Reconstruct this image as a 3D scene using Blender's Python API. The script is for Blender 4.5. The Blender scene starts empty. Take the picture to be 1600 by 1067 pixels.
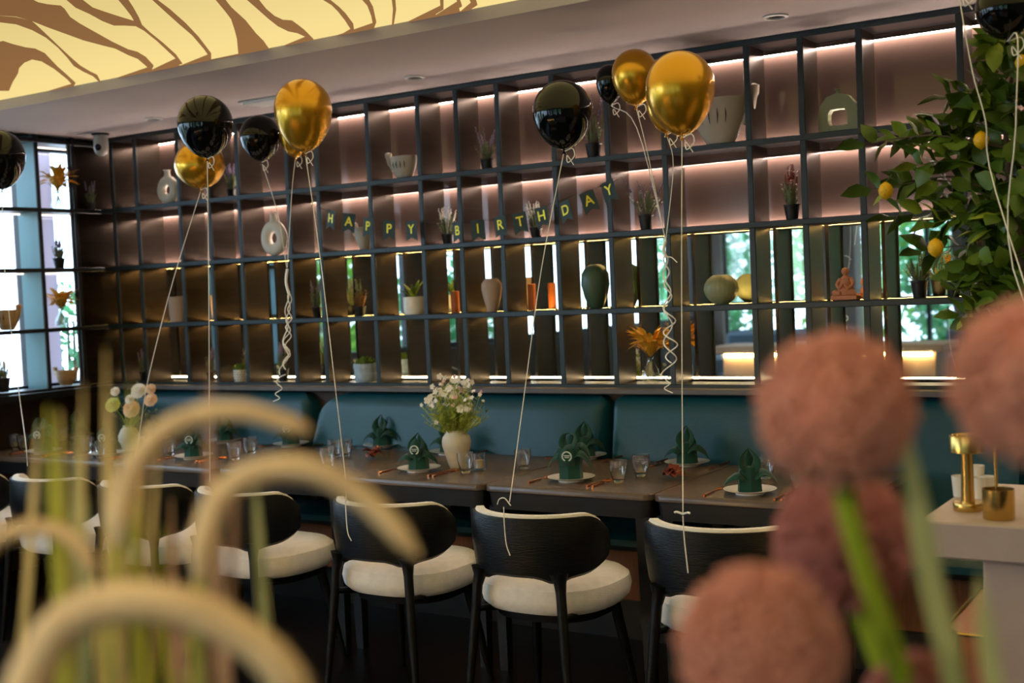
import bpy, math, random
from mathutils import Vector, Matrix
random.seed(7)
S = bpy.context.scene
COL = S.collection
PI = math.pi

# ------------------------------------------------------------------ camera
F_PX = 1940.408; YAW = .572952; PIT = -.0428808; ROL = -.0442648
CAM = Vector((0, -5.06127, 1.52557))
_f = Vector((-math.sin(YAW)*math.cos(PIT), math.cos(YAW)*math.cos(PIT), math.sin(PIT)))
_r0 = Vector((math.cos(YAW), math.sin(YAW), 0)); _u0 = _r0.cross(_f)
CR = math.cos(ROL)*_r0 + math.sin(ROL)*_u0
CU = -math.sin(ROL)*_r0 + math.cos(ROL)*_u0
CF = _f
cam_d = bpy.data.cameras.new('camera'); cam = bpy.data.objects.new('camera', cam_d); COL.objects.link(cam)
M = Matrix((CR, CU, -CF)).transposed().to_4x4(); M.translation = CAM
cam.matrix_world = M
cam_d.sensor_width = 36; cam_d.lens = F_PX*36/1600; cam_d.clip_start = .05
cam_d.dof.use_dof = True; cam_d.dof.focus_distance = 4.3; cam_d.dof.aperture_fstop = 2.6
S.camera = cam

# ------------------------------------------------------------------ world, light, exposure
W = bpy.data.worlds.new('sky'); S.world = W; W.use_nodes = True
wn = W.node_tree.nodes; wl = W.node_tree.links
bg = wn['Background']; tc = wn.new('ShaderNodeTexCoord'); nz = wn.new('ShaderNodeTexNoise'); rp = wn.new('ShaderNodeValToRGB')
nz.inputs['Scale'].default_value = 2.5; nz.inputs['Detail'].default_value = 4
rp.color_ramp.elements[0].color = (.40, .66, 1, 1); rp.color_ramp.elements[1].color = (.74, .89, 1, 1)
wl.new(tc.outputs['Generated'], nz.inputs['Vector']); wl.new(nz.outputs['Fac'], rp.inputs['Fac']); wl.new(rp.outputs['Color'], bg.inputs['Color'])
bg.inputs['Strength'].default_value = 8.5
S.view_settings.view_transform = 'Standard'; S.view_settings.look = 'None'
S.view_settings.gamma = 1; S.view_settings.use_curve_mapping = False
S.view_settings.exposure = 0.0
LED_UP = 170.0; LED_LOW = 120.0; PANEL = 0.95

def portal(name, loc, sx, sy, rot):
    d = bpy.data.lights.new(name, 'AREA'); d.shape = 'RECTANGLE'; d.size = sx; d.size_y = sy
    d.cycles.is_portal = True
    o = bpy.data.objects.new(name, d); o.location = loc; o.rotation_euler = rot; COL.objects.link(o)
portal('window_light', (-6.6, -5.0, 1.45), 7.0, 2.2, (PI/2, 0, -PI/2))
portal('window_light', (-6.6, -.85, 1.8), 1.3, 1.5, (PI/2, 0, -PI/2))
portal('window_light', (-2.6, -9.2, 1.4), 7.0, 2.4, (PI/2, 0, 0))
# fill spots added behind the camera to brighten the foreground plants
def fill_spot(loc, tgt, W_, ang, col):
    d = bpy.data.lights.new('spotlight', 'SPOT'); d.energy = W_; d.spot_size = math.radians(ang); d.spot_blend = .6; d.shadow_soft_size = .06; d.color = col
    o = bpy.data.objects.new('fill_spot_lamp', d); COL.objects.link(o); o.location = loc
    o.rotation_euler = (Vector(tgt)-Vector(loc)).to_track_quat('-Z', 'Y').to_euler()
fill_spot((-1.25, -6.0, 2.42), (-.62, -4.25, 1.25), 58, 50, (1, .86, .70))
fill_spot((.75, -6.0, 2.42), (-.40, -4.15, 1.3), 32, 50, (1, .86, .72))

# ------------------------------------------------------------------ pixel rays (1600 x 1067 frame) onto real planes
def ray(x, y): return CF + CR*((x-800)/F_PX) - CU*((y-533.5)/F_PX)
def pz(x, y, z): d = ray(x, y); return CAM + d*((z-CAM.z)/d.z)
def pY(x, y, Y=0.): d = ray(x, y); return CAM + d*((Y-CAM.y)/d.y)
def pX(x, y, X): d = ray(x, y); return CAM + d*((X-CAM.x)/d.x)
def pD(x, y, D): return CAM + ray(x, y)*D
def ppm(p): return F_PX/((Vector(p)-CAM).dot(CF))      # pixels per metre at p

# ------------------------------------------------------------------ materials
def lin(c):
    return tuple(((v/255)/12.92 if v/255 <= .04045 else ((v/255+.055)/1.055)**2.4) for v in c)
def mat(name, rgb, rough=.6, metal=0, var=.15, scale=8, bump=0, bscale=None, stretch=None, coat=0, sheen=0, trans=0, emis=None, estr=0, ior=1.45, sub=0, spec=.5):
    m = bpy.data.materials.new(name); m.use_nodes = True
    n = m.node_tree.nodes; l = m.node_tree.links; b = n['Principled BSDF']
    c = lin(rgb)
    t = n.new('ShaderNodeTexCoord'); mp = n.new('ShaderNodeMapping'); nt = n.new('ShaderNodeTexNoise')
    l.new(t.outputs['Object'], mp.inputs['Vector']); l.new(mp.outputs['Vector'], nt.inputs['Vector'])
    if stretch: mp.inputs['Scale'].default_value = stretch
    nt.inputs['Scale'].default_value = scale; nt.inputs['Detail'].default_value = 5
    r = n.new('ShaderNodeValToRGB'); e = r.color_ramp.elements
    e[0].position = .3; e[1].position = .7
    e[0].color = tuple(v*(1-var) for v in c)+(1,); e[1].color = tuple(min(1, v*(1+var)) for v in c)+(1,)
    l.new(nt.outputs['Fac'], r.inputs['Fac']); l.new(r.outputs['Color'], b.inputs['Base Color'])
    b.inputs['Roughness'].default_value = rough; b.inputs['Metallic'].default_value = metal
    b.inputs['Coat Weight'].default_value = coat; b.inputs['Sheen Weight'].default_value = sheen
    b.inputs['Transmission Weight'].default_value = trans; b.inputs['IOR'].default_value = ior
    b.inputs['Specular IOR Level'].default_value = spec
    if sub: b.inputs['Subsurface Weight'].default_value = sub; b.inputs['Subsurface Radius'].default_value = (.02, .01, .005)
    if emis: b.inputs['Emission Color'].default_value = lin(emis)+(1,); b.inputs['Emission Strength'].default_value = estr
    if bump:
        bt = n.new('ShaderNodeTexNoise'); bt.inputs['Scale'].default_value = bscale or scale*4; bt.inputs['Detail'].default_value = 4
        l.new(mp.outputs['Vector'], bt.inputs['Vector'])
        bm = n.new('ShaderNodeBump'); bm.inputs['Strength'].default_value = bump; bm.inputs['Distance'].default_value = .01
        l.new(bt.outputs['Fac'], bm.inputs['Height']); l.new(bm.outputs['Normal'], b.inputs['Normal'])
    return m
def emit(name, rgb, s, camr=None):
    m = bpy.data.materials.new(name); m.use_nodes = True; n = m.node_tree.nodes; n.clear()
    o = n.new('ShaderNodeOutputMaterial'); e = n.new('ShaderNodeEmission'); e.inputs['Color'].default_value = lin(rgb)+(1,)
    e.inputs['Strength'].default_value = s; m.node_tree.links.new(e.outputs[0], o.inputs[0]); return m
def pane_mat(name, tint=(1, 1, 1), refl=.08):
    m = bpy.data.materials.new(name); m.use_nodes = True; n = m.node_tree.nodes; l = m.node_tree.links; n.clear()
    o = n.new('ShaderNodeOutputMaterial'); mx = n.new('ShaderNodeMixShader'); t = n.new('ShaderNodeBsdfTransparent'); g = n.new('ShaderNodeBsdfGlossy')
    t.inputs['Color'].default_value = tint+(1,); g.inputs['Roughness'].default_value = .02; mx.inputs[0].default_value = refl
    l.new(t.outputs[0], mx.inputs[1]); l.new(g.outputs[0], mx.inputs[2]); l.new(mx.outputs[0], o.inputs[0]); return m
K = {}
K['frame'] = mat('blue_grey_metal', (42, 50, 54), .4, .3, .1, 20)
K['frame_black'] = mat('black_metal', (22, 24, 28), .4, .3, .1, 20)
K['fin'] = mat('bronze_brown_laminate', (52, 43, 36), .33, .8, .2, 3, .05, 60, (1, 1, 12))
K['mirror'] = mat('clear_mirror', (222, 226, 222), .015, 1, .01, 2)
K['pink'] = mat('frosted_pink_mirror', (68, 54, 49), .12, .35, .04, 2)
K['led_up'] = emit('pink_white_led', (255, 232, 216), LED_UP)
K['led_low'] = emit('gold_led', (255, 205, 120), LED_LOW)
K['led_low2'] = emit('gold_white_led', (255, 226, 175), 40)
K['dim_leaf'] = mat('brown_dried_foliage', (120, 88, 44), .8, 0, .2, 12)
K['leather'] = mat('dark_teal_leather', (16, 70, 84), .36, 0, .12, 5, .12, 160, spec=.42)
K['ledge'] = mat('grey_brown_ledge', (96, 92, 94), .5, 0, .1, 10)
K['table'] = mat('smoked_brown_tabletop', (92, 76, 66), .26, 0, .25, 5, .04, 40, (1, 12, 1))
K['table_edge'] = mat('black_stained_wood', (14, 15, 18), .45, 0, .3, 6, .1, 40, (1, 1, 12))
K['oak'] = mat('black_oak', (9, 11, 14), .36, 0, .45, 9, .25, 30, (1, 1, 14), spec=.22)
K['cream'] = mat('cream_boucle', (232, 226, 216), .9, 0, .06, 30, .35, 260, sheen=.3)
K['floor'] = mat('dark_floor', (13, 12, 13), .3, 0, .2, 3, .03, 20)
K['ceil'] = mat('mauve_grey_ceiling', (172, 160, 158), .85, 0, .04, 2)
K['wood_panel'] = mat('brown_wood_veneer', (120, 76, 48), .5, 0, .2, 6, .06, 40, (14, 14, 1))
K['dark_brown'] = mat('dark_brown_panel', (56, 40, 34), .55, 0, .15, 5)
K['wall'] = mat('greige_plaster', (120, 108, 100), .8, 0, .05, 3)
K['gold'] = mat('pearl_gold_latex', (214, 158, 36), .27, .8, .04, 3, coat=.4)
K['black'] = mat('black_latex', (5, 8, 10), .09, 0, .05, 3, spec=.42)
K['ribbon'] = mat('white_ribbon', (245, 240, 232), .3, 0, .05, 10, spec=.6)
K['flag'] = mat('dark_green_card', (38, 58, 56), .6, 0, .06, 10)
K['goldfoil'] = mat('gold_foil', (226, 200, 40), .35, .35, .1, 30)
K['napkin'] = mat('forest_green_cloth', (8, 62, 50), .85, 0, .12, 20, .2, 300, sheen=.1)
K['emblem'] = mat('silver_thread', (205, 215, 210), .6, 0, .1, 60)
K['white'] = mat('white_porcelain', (226, 222, 214), .22, 0, .03, 10, coat=.3)
K['offwhite'] = mat('matt_white_ceramic', (206, 198, 184), .7, 0, .05, 30, .2, 120)
K['glass'] = mat('clear_glass', (255, 255, 255), .0, 0, 0, 5, trans=1, ior=1.5, coat=.6)
K['copper'] = mat('rose_gold_metal', (205, 128, 82), .22, 1, .05, 10)
K['brass'] = mat('brushed_brass', (205, 170, 98), .24, 1, .08, 10, .05, 60, (1, 1, 8))
K['counter'] = mat('mauve_grey_stone', (176, 158, 150), .55, 0, .08, 8, .06, 40)
K['leaf'] = mat('citrus_leaf', (78, 104, 26), .42, 0, .35, 6)
K['leaf2'] = mat('young_leaf', (138, 156, 46), .5, 0, .25, 6)
K['lemon'] = mat('lemon_skin', (236, 182, 24), .45, 0, .1, 12, .3, 140)
K['bark'] = mat('grey_bark', (86, 74, 58), .85, 0, .25, 12, .5, 40)
K['allium'] = mat('dusty_pink_bloom', (216, 146, 118), .9, 0, .3, 14, sheen=.2)
K['allium2'] = mat('mauve_pink_bloom', (184, 112, 100), .9, 0, .3, 14, sheen=.2)
K['stem'] = mat('fresh_green_stem', (150, 168, 30), .6, 0, .2, 6)
K['stem2'] = mat('pale_green_stem', (186, 186, 120), .6, 0, .15, 6)
K['foxtail'] = mat('cream_foxtail_bristle', (246, 212, 156), .9, 0, .12, 30, sheen=.3)
K['blade'] = mat('straw_blade', (228, 196, 122), .7, 0, .2, 6)
K['blade2'] = mat('green_gold_blade', (190, 184, 62), .7, 0, .2, 6)
K['blade3'] = mat('rust_brown_blade', (190, 146, 108), .7, 0, .2, 6)
K['column'] = mat('mauve_render', (206, 188, 204), .8, 0, .04, 3)
K['soil'] = mat('dark_soil', (38, 30, 24), .95, 0, .3, 30, .6, 80)
K['pot_black'] = mat('black_plastic_pot', (20, 20, 22), .5, 0, .1, 10)
K['lav'] = mat('lavender_bloom', (124, 112, 134), .9, 0, .25, 20)
K['sage'] = mat('grey_green_foliage', (104, 112, 82), .85, 0, .3, 20)
K['yellow'] = mat('dried_yellow_leaf', (226, 168, 40), .65, 0, .2, 12)
K['green_vase'] = mat('dark_green_glaze', (62, 84, 66), .4, 0, .12, 6)
K['sage_vase'] = mat('sage_green_glaze', (138, 142, 108), .45, 0, .1, 8)
K['beige_vase'] = mat('beige_pink_ceramic', (178, 152, 136), .7, 0, .08, 8)
K['terracotta'] = mat('terracotta_clay', (196, 128, 96), .75, 0, .1, 12)
K['amber'] = mat('amber_orange_wax', (170, 90, 40), .5, 0, .1, 12)
K['grey_cer'] = mat('warm_grey_ceramic', (176, 166, 150), .6, 0, .06, 8)
K['slit'] = mat('dark_slit_paint', (34, 30, 30), .8)
K['wood_cup'] = mat('pale_wood', (186, 146, 98), .5, 0, .2, 6, .1, 40, (1, 1, 10))
K['moss'] = mat('green_moss', (88, 112, 34), .9, 0, .4, 40, .6, 120)
K['petal_w'] = mat('white_petal', (236, 230, 222), .7, 0, .06, 20)
K['petal_p'] = mat('peach_petal', (236, 202, 170), .7, 0, .1, 20)
K['petal_g'] = mat('lime_petal', (206, 214, 120), .7, 0, .1, 20)
K['petal_pk'] = mat('pink_petal', (222, 178, 182), .7, 0, .1, 20)
K['dark_red'] = mat('dark_copper_red_leaf', (120, 52, 38), .35, .3, .3, 20)
K['hedge'] = mat('hedge_leaf', (150, 196, 84), .6, 0, .5, 2)
K['hedge2'] = mat('blue_green_leaf', (104, 170, 120), .6, 0, .5, 2)
K['path'] = mat('pale_paving', (170, 168, 160), .8, 0, .1, 3)
K['pane'] = pane_mat('window_glass')
K['candle'] = mat('cream_wax', (236, 214, 170), .6, 0, .05, 10, sub=.2)
K['band'] = mat('pale_blue_ceramic', (160, 178, 196), .5, 0, .08, 10)
K['dark_metal'] = mat('dark_lens', (10, 12, 20), .1, 0, .1, 10)
K['plastic'] = mat('white_plastic', (200, 196, 190), .4, 0, .03, 10)
K['teal'] = mat('skylit_teal_grey', (84, 118, 124), .4, .2, .08, 4)  # skylight falling on the window shelf partitions is put into this teal
K['sofa'] = mat('steel_blue_velvet', (70, 92, 108), .8, 0, .2, 6, sheen=.4)

# ------------------------------------------------------------------ mesh helper
class MB:
    def __init__(s): s.v = []; s.f = []; s.m = []
    def add(s, vs, fs, mi=0):
        o = len(s.v); s.v += [Vector(v) for v in vs]; s.f += [tuple(i+o for i in f) for f in fs]; s.m += [mi]*len(fs); return s
    def box(s, c, d, rz=0, bev=0, mi=0):
        x, y, z = d[0]/2, d[1]/2, d[2]/2; c = Vector(c)
        R = Matrix.Rotation(rz, 3, 'Z')
        if not bev:
            vs = [c+R@Vector((a*x, b*y, e*z)) for e in (-1, 1) for b in (-1, 1) for a in (-1, 1)]
            return s.add(vs, [(0, 2, 3, 1), (4, 5, 7, 6), (0, 1, 5, 4), (2, 6, 7, 3), (0, 4, 6, 2), (1, 3, 7, 5)], mi)
        b = min(bev, x*.9, y*.9, z*.9)
        def ringp(hx, hy, zz): return [c+R@Vector((px, py, zz)) for px, py in [(-hx, -hy+b), (-hx+b, -hy), (hx-b, -hy), (hx, -hy+b), (hx, hy-b), (hx-b, hy), (-hx+b, hy), (-hx, hy-b)]]
        rs = [ringp(x-b, y-b, -z), ringp(x, y, -z+b), ringp(x, y, z-b), ringp(x-b, y-b, z)]
        return s.rings(rs, True, True, mi)
    def rings(s, rs, cap0=True, cap1=True, mi=0, closed=True):
        n = len(rs[0]); vs = [p for r in rs for p in r]; fs = []
        for i in range(len(rs)-1):
            for j in range(n if closed else n-1):
                k = (j+1) % n; fs.append((i*n+j, i*n+k, (i+1)*n+k, (i+1)*n+j))
        if cap0: fs.append(tuple(range(n-1, -1, -1)))
        if cap1: fs.append(tuple(range((len(rs)-1)*n, len(rs)*n)))
        return s.add(vs, fs, mi)
    def tube(s, pts, r, n=6, mi=0, flat=1):
        pts = [Vector(p) for p in pts]
        if not isinstance(r, (list, tuple)): r = [r]*len(pts)
        rs = []; up = None
        for i, p in enumerate(pts):
            t = (pts[min(i+1, len(pts)-1)]-pts[max(i-1, 0)])
            if t.length < 1e-9: t = Vector((0, 0, 1))
            t.normalize()
            if up is None:
                up = Vector((1, 0, 0)) if abs(t.x) < .8 else Vector((0, 1, 0))
            a = (up - t*up.dot(t)).normalized(); b = t.cross(a); up = a
            rs.append([p+(a*math.cos(2*PI*k/n)+b*math.sin(2*PI*k/n)*flat)*r[i] for k in range(n)])
        return s.rings(rs, True, True, mi)
    def lathe(s, prof, c=(0, 0, 0), n=24, mi=0, cap0=True, cap1=True, sx=1, sy=1, rz=0):
        c = Vector(c)
        rs = [[c+Vector((r*sx*math.cos(2*PI*k/n+rz), r*sy*math.sin(2*PI*k/n+rz), z)) for k in range(n)] for r, z in prof]
        return s.rings(rs, cap0, cap1, mi)
    def ball(s, c, r, n=12, sx=1, sy=1, sz=1, mi=0):
        m = max(4, n//2); pr = [(r*math.sin(PI*(i+.02)/(m+.04)), -r*sz*math.cos(PI*(i+.02)/(m+.04))) for i in range(m+1)]
        return s.lathe(pr, c, n, mi, sx=sx, sy=sy)
    def petal(s, pts, ws, side, fold=0., mi=0, double=True):
        """leaf strip along pts, widths ws, side vector, V fold"""
        vs = []; pts = [Vector(p) for p in pts]; side = Vector(side).normalized()
        for i, p in enumerate(pts):
            t = (pts[min(i+1, len(pts)-1)]-pts[max(i-1, 0)]).normalized(); sd = (side-t*side.dot(t))
            sd = sd.normalized() if sd.length > 1e-6 else side
            nn = t.cross(sd)
            vs += [p-sd*ws[i]+nn*fold*ws[i], p, p+sd*ws[i]+nn*fold*ws[i]]
        fs = []
        for i in range(len(pts)-1):
            a = i*3; fs += [(a, a+1, a+4, a+3), (a+1, a+2, a+5, a+4)]
        return s.add(vs, fs, mi)
    def mesh(s, name, m, smooth=True, off=(0, 0, 0)):
        me = bpy.data.meshes.new(name); o = Vector(off)
        me.from_pydata([tuple(v-o) for v in s.v], [], s.f)
        for mm in (m if isinstance(m, (list, tuple)) else [m]): me.materials.append(mm)
        if any(s.m): me.polygons.foreach_set('material_index', s.m)
        if smooth:
            me.polygons.foreach_set('use_smooth', [True]*len(s.f)); me.update()
            try: me.set_sharp_from_angle(angle=math.radians(38))
            except Exception: pass
        me.update(); return me
    def build(s, name, m, parent=None, smooth=True, local=False, solid=0, origin=None):
        """verts in world coordinates unless local; the object is parented without rotation"""
        off = Vector((0, 0, 0)); loc = Vector((0, 0, 0))
        if parent is not None and not local: off = WL[parent.name] if parent.name in WL else parent.location
        if origin is not None: off = Vector(origin); loc = off
        elif parent is None and s.v:
            lo = Vector([min(v[i] for v in s.v) for i in range(3)]); hi = Vector([max(v[i] for v in s.v) for i in range(3)])
            off = Vector(((lo.x+hi.x)/2, (lo.y+hi.y)/2, lo.z)); loc = off
        o = bpy.data.objects.new(name, s.mesh(name, m, smooth, off)); COL.objects.link(o)
        if parent is None: o.location = loc
        else: o.parent = parent; WL[o.name] = WL.get(parent.name, parent.location.copy())
        if solid:
            md = o.modifiers.new('thickness', 'SOLIDIFY'); md.thickness = solid; md.offset = 0
        return o
WL = {}
def tag(o, label=None, cat=None, group=None, kind=None):
    if label: o['label'] = label
    if cat: o['category'] = cat
    if group: o['group'] = group
    if kind: o['kind'] = kind
    return o
def thing(name, label, cat, loc, group=None, rz=0):
    o = bpy.data.objects.new(name, None); COL.objects.link(o); o.location = loc; o.rotation_euler = (0, 0, rz)
    o.empty_display_size = .1; WL[o.name] = Vector(loc)
    return tag(o, label, cat, group)
def copy_tree(o, parent=None):
    c = o.copy(); COL.objects.link(c)
    if parent is not None: c.parent = parent
    for ch in list(o.children): copy_tree(ch, c)
    return c
def curve(pts, n=6):
    """Catmull-Rom through pts"""
    P = [Vector(p) for p in pts]; P = [P[0]*2-P[1]]+P+[P[-1]*2-P[-2]]; out = []
    for i in range(1, len(P)-2):
        for k in range(n):
            t = k/n; a, b, c, d = P[i-1], P[i], P[i+1], P[i+2]
            out.append(.5*((2*b)+(c-a)*t+(2*a-5*b+4*c-d)*t*t+(3*b-a-3*c+d)*t*t*t))
    out.append(P[-2]); return out
def struct(name, mb, m, smooth=False): return tag(mb.build(name, m, None, smooth), kind='structure')

# ================================================================== THE ROOM
CZ = 2.537
Z5, Z4, Z3, Z2 = 1.05, 1.40, 1.75, 2.10       # shelf heights, bottom to top
ZT = 2.47                                      # top LED line
EDGE_Y = -1.12; PAN_Z = 2.587
PX0, PX1, PY0, PY1 = -5.95, 2.1, -5.2, EDGE_Y
struct('floor', MB().box((-2, -4.3, -.05), (9.4, 10.2, .1)), K['floor'])
c = MB()
c.box((-2, (EDGE_Y+.9)/2, CZ+.1), (9.6, .9-EDGE_Y, .2))
c.box((-2, (-9.4+PY0)/2, CZ+.1), (9.6, 9.4+PY0, .2))
c.box(((-6.8+PX0)/2, (PY0+PY1)/2, CZ+.1), (PX0+6.8, PY1-PY0, .2))
c.box(((PX1+2.8)/2, (PY0+PY1)/2, CZ+.1), (2.8-PX1, PY1-PY0, .2))
struct('ceiling', c, K['ceil'])
struct('wall_back', MB().box((-2, .33, 1.27), (9.4, .14, 2.54)), K['dark_brown'])
struct('wall_right', MB().box((2.6, -4.3, 1.27), (.2, 9.4, 2.54)), K['wall'])
w = MB(); w.box((-6.5, -4.4, .51), (.16, 9.6, 1.02)); w.box((-6.5, -1.62, 1.78), (.16, .2, 1.52)); w.box((-6.5, .25, 1.78), (.16, .05, 1.52)); w.box((-6.5, -8.95, 1.78), (.16, .3, 1.52))
struct('wall_left', w, K['dark_brown'])
w = MB(); w.box((-2, -9.1, .2), (9.4, .2, .4)); w.box((-2, -9.1, 2.5), (9.4, .2, .08))
for x in (-6.45, 1.9): w.box((x, -9.1, 1.27), (.5 if x < 0 else 1.2, .2, 2.54))
for x in (-4.75, -3.1, -.6): w.box((x, -9.0, 1.27), (.55, .3, 2.3))
struct('wall_rear', w, K['wall'])
# windows: frames, mullions and panes
def window(n, horizontal, a0, a1, z0, z1, fixed, k):
    e = thing('window_%d' % n, None, None, (fixed, a0, z0) if not horizontal else (a0, fixed, z0)); e['kind'] = 'structure'
    def b(u, v, z, du, dz, t=.06):
        return ((fixed, u, z), (t, du, dz)) if not horizontal else ((u, fixed, z), (du, t, dz))
    f = MB(); m = (a0+a1)/2; L = a1-a0
    f.box(*b(m, 0, z0+.025, L, .05)); f.box(*b(m, 0, z1-.025, L, .05))
    for i in range(k+1): f.box(*b(a0+L*i/k, 0, (z0+z1)/2, .05, z1-z0))
    f.build('window_frame', K['frame_black'], e, False)
    for i in range(k):
        MB().box(*b(a0+L*(i+.5)/k, 0, (z0+z1)/2, L/k-.05, z1-z0-.1, .008)).build('pane', K['pane'], e, False)
window(1, False, -1.52, .22, 1.02, 2.53, -6.5, 3)
window(2, False, -8.8, -1.72, 1.02, 2.53, -6.5, 6)
window(3, True, -6.2, 1.3, .4, 2.46, -9.1, 6)
struct('trim_1', MB().box((-6.3, -.76, 1.03), (.36, 1.6, .035)), K['frame_black'])

# lit ceiling panel with its printed branches, set 5 cm up in a recess
pan = thing('light_ceiling_panel', 'large glowing yellow ceiling light panel printed with brown branching veins', 'ceiling light', ((PX0+PX1)/2, (PY0+PY1)/2, PAN_Z))
pm = emit('warm_backlit_film', (255, 228, 150), PANEL)
MB().box(((PX0+PX1)/2, (PY0+PY1)/2, PAN_Z+.01), (PX1-PX0, PY1-PY0, .02)).build('diffuser', pm, pan, False)
def edge_gradient(m, base):
    # the film is lit by tubes along its wall-side edge, so its own light fades away from that edge
    n = m.node_tree.nodes; l = m.node_tree.links; e = [q for q in n if q.type == 'EMISSION'][0]
    g = n.new('ShaderNodeNewGeometry'); sx = n.new('ShaderNodeSeparateXYZ'); mr = n.new('ShaderNodeMapRange')
    l.new(g.outputs['Position'], sx.inputs[0]); l.new(sx.outputs['Y'], mr.inputs['Value'])
    for k, v in zip(('From Min', 'From Max', 'To Min', 'To Max'), (-2.9, -1.3, base*.66, base)): mr.inputs[k].default_value = v
    l.new(mr.outputs[0], e.inputs['Strength'])
edge_gradient(pm, PANEL)
vm = emit('brown_print_on_film', (186, 134, 84), .62)
edge_gradient(vm, .62)
VEINS = [
 [(1, 66), (5, 65), (20, 70), (40, 75), (55, 77), (70, 84), (90, 105), (105, 118), (118, 130), (127, 150), (121, 150), (115, 135), (105, 124), (85, 108), (65, 96), (50, 93), (38, 98), (30, 106), (28, 115), (20, 128), (14, 142), (0, 142), (-20, 150), (-30, 60)],
 [(-20, 24), (0, 26), (25, 28), (50, 34), (58, 41), (75, 57), (95, 76), (110, 90), (125, 103), (140, 112), (152, 118), (160, 128), (168, 146), (163, 144), (155, 128), (145, 119), (130, 112), (115, 103), (105, 90), (90, 74), (72, 59), (50, 47), (25, 38), (0, 35), (-20, 33)],
 [(-20, -20), (30, -15), (50, 0), (60, 5), (75, 8), (95, 10), (101, 15), (110, 28), (125, 38), (150, 52), (175, 66), (200, 78), (215, 82), (228, 90), (240, 103), (251, 132), (244, 132), (236, 112), (228, 103), (215, 92), (200, 86), (180, 76), (160, 71), (130, 63), (100, 52), (75, 43), (50, 33), (25, 26), (0, 24.5), (-20, 22)],
 [(95, -12), (120, -8), (128, 0), (145, 13), (165, 20), (190, 28), (210, 34), (205, 25), (195, 12), (185, 0), (178, -12), (194, -12), (200, 0), (208, 12), (217, 28), (222, 40), (235, 52), (255, 68), (275, 86), (285, 100), (297, 124), (293, 124), (282, 104), (275, 92), (260, 78), (245, 64), (225, 48), (212, 41), (195, 40), (178, 40), (160, 33), (140, 22), (118, 12), (104, 0)],
 [(225, -14), (234, -10), (245, 0), (265, 15), (290, 37), (310, 58), (330, 84), (340, 97), (352, 112), (344, 114), (330, 93), (318, 76), (300, 55), (280, 38), (260, 20), (238, 0)],
 [(326, -14), (346, -10), (354, 3), (362, 13), (384, 33), (400, 53), (412, 65), (421, 77), (428, 88), (434, 100), (373, 112), (372.5, 85), (370, 60), (366, 45), (361, 30), (352, 18), (337, 0)],
 [(375, -12), (397, -10), (404, 0), (416, 15), (429, 26), (442, 32), (456, 33), (466, 40), (476, 48), (490, 62), (500, 73), (510, 86), (503, 86), (490, 69), (478, 58), (465, 52), (450, 49), (434, 41), (420, 30), (402, 14), (386, 0)],
 [(490, -12), (508, -8), (515, 0), (530, 12), (540, 22), (552, 38), (562, 53), (572, 74), (557, 76), (554, 60), (548, 46), (539, 32), (528, 18), (518, 8), (505, 0)],
 [(550, -10), (570, -8), (577, 1), (583, 12), (588, 35), (592, 70), (586, 70), (584, 45), (580, 25), (574, 9), (566, 0)],
 [(611, -10), (617, -10), (619, 15), (618, 40), (614, 66), (607, 68), (613, 40), (614, 15)],
 [(687, -8), (693, -8), (693, 15), (693, 35), (695, 50), (691, 50), (689, 30), (688, 10)],
 [(708, -8), (716, -8), (722, 10), (728, 30), (730, 42), (727, 42), (721, 20), (715, 3)],
 [(730, -8), (741, -8), (746, 8), (751, 22), (755, 38), (748, 40), (743, 26), (736, 5)],
 [(834, -8), (841, -8), (841, 8), (842, 22), (837, 22), (835, 5)]]
import mathutils
for poly in VEINS:
    pts = [pz(x, y, PAN_Z-.004) for x, y in poly]
    pts = [Vector((p.x, min(p.y, EDGE_Y), p.z)) for p in pts]
    tri = mathutils.geometry.tessellate_polygon([pts])
    g = MB(); g.add(pts, [tuple(t) for t in tri]); n = len(pts)
    g.add([p+Vector((0, 0, .003)) for p in pts], [tuple(reversed(t)) for t in tri])
    g.build('printed_vein', vm, pan, False)

# downlights, security camera, air vent
for i, (x, y) in enumerate([(240, 185), (648, 120), (1212, 25)]):
    p = pz(x, y, CZ)
    d = thing('downlight', 'small recessed ceiling spotlight, %s of three along the shelf wall' % ('leftmost', 'middle', 'rightmost')[i], 'spotlight', p, 'ceiling spotlights')
    MB().lathe([(.05, 0), (.05, -.006), (.036, -.008), (.034, .0)], p, 24, cap0=False, cap1=False).build('trim_ring', K['plastic'], d)
    MB().lathe([(.034, -.002), (.0, -.001)], p, 20, cap0=False, cap1=False).build('lens', K['dark_metal'], d)
for sx_, nm in ((-1.25, 'left'), (.75, 'right')):  # made-up fixture bodies for the added fill spots
    d = thing('spotlight', 'added white fill spotlight aimed at the planter, '+nm+' one behind the viewer', 'spotlight', (sx_, -6.0, CZ), 'added planter fill lights')
    MB().lathe([(.04, 0), (.04, -.012), (.012, -.016), (.012, -.04), (.0, -.04)], (sx_, -6.0, CZ), 20).build('base', K['plastic'], d)
    MB().lathe([(.0, -.04), (.045, -.042), (.05, -.06), (.05, -.09), (.047, -.09), (.045, -.062), (.0, -.06)], (sx_, -6.0, CZ), 24, cap0=False, cap1=False).build('housing', K['plastic'], d)
p = pz(157, 209, CZ)
d = thing('security_camera', 'white dome security camera hanging from the ceiling in the corner', 'camera', p)
MB().lathe([(.032, 0), (.038, -.015), (.042, -.05), (.042, -.09), (.034, -.115), (.015, -.128), (0, -.13)], p, 24, cap1=False).build('housing', K['plastic'], d)
q = p+Vector((.012, -.03, -.082))
MB().ball(q, .022, 14).build('lens', K['dark_metal'], d)
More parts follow.
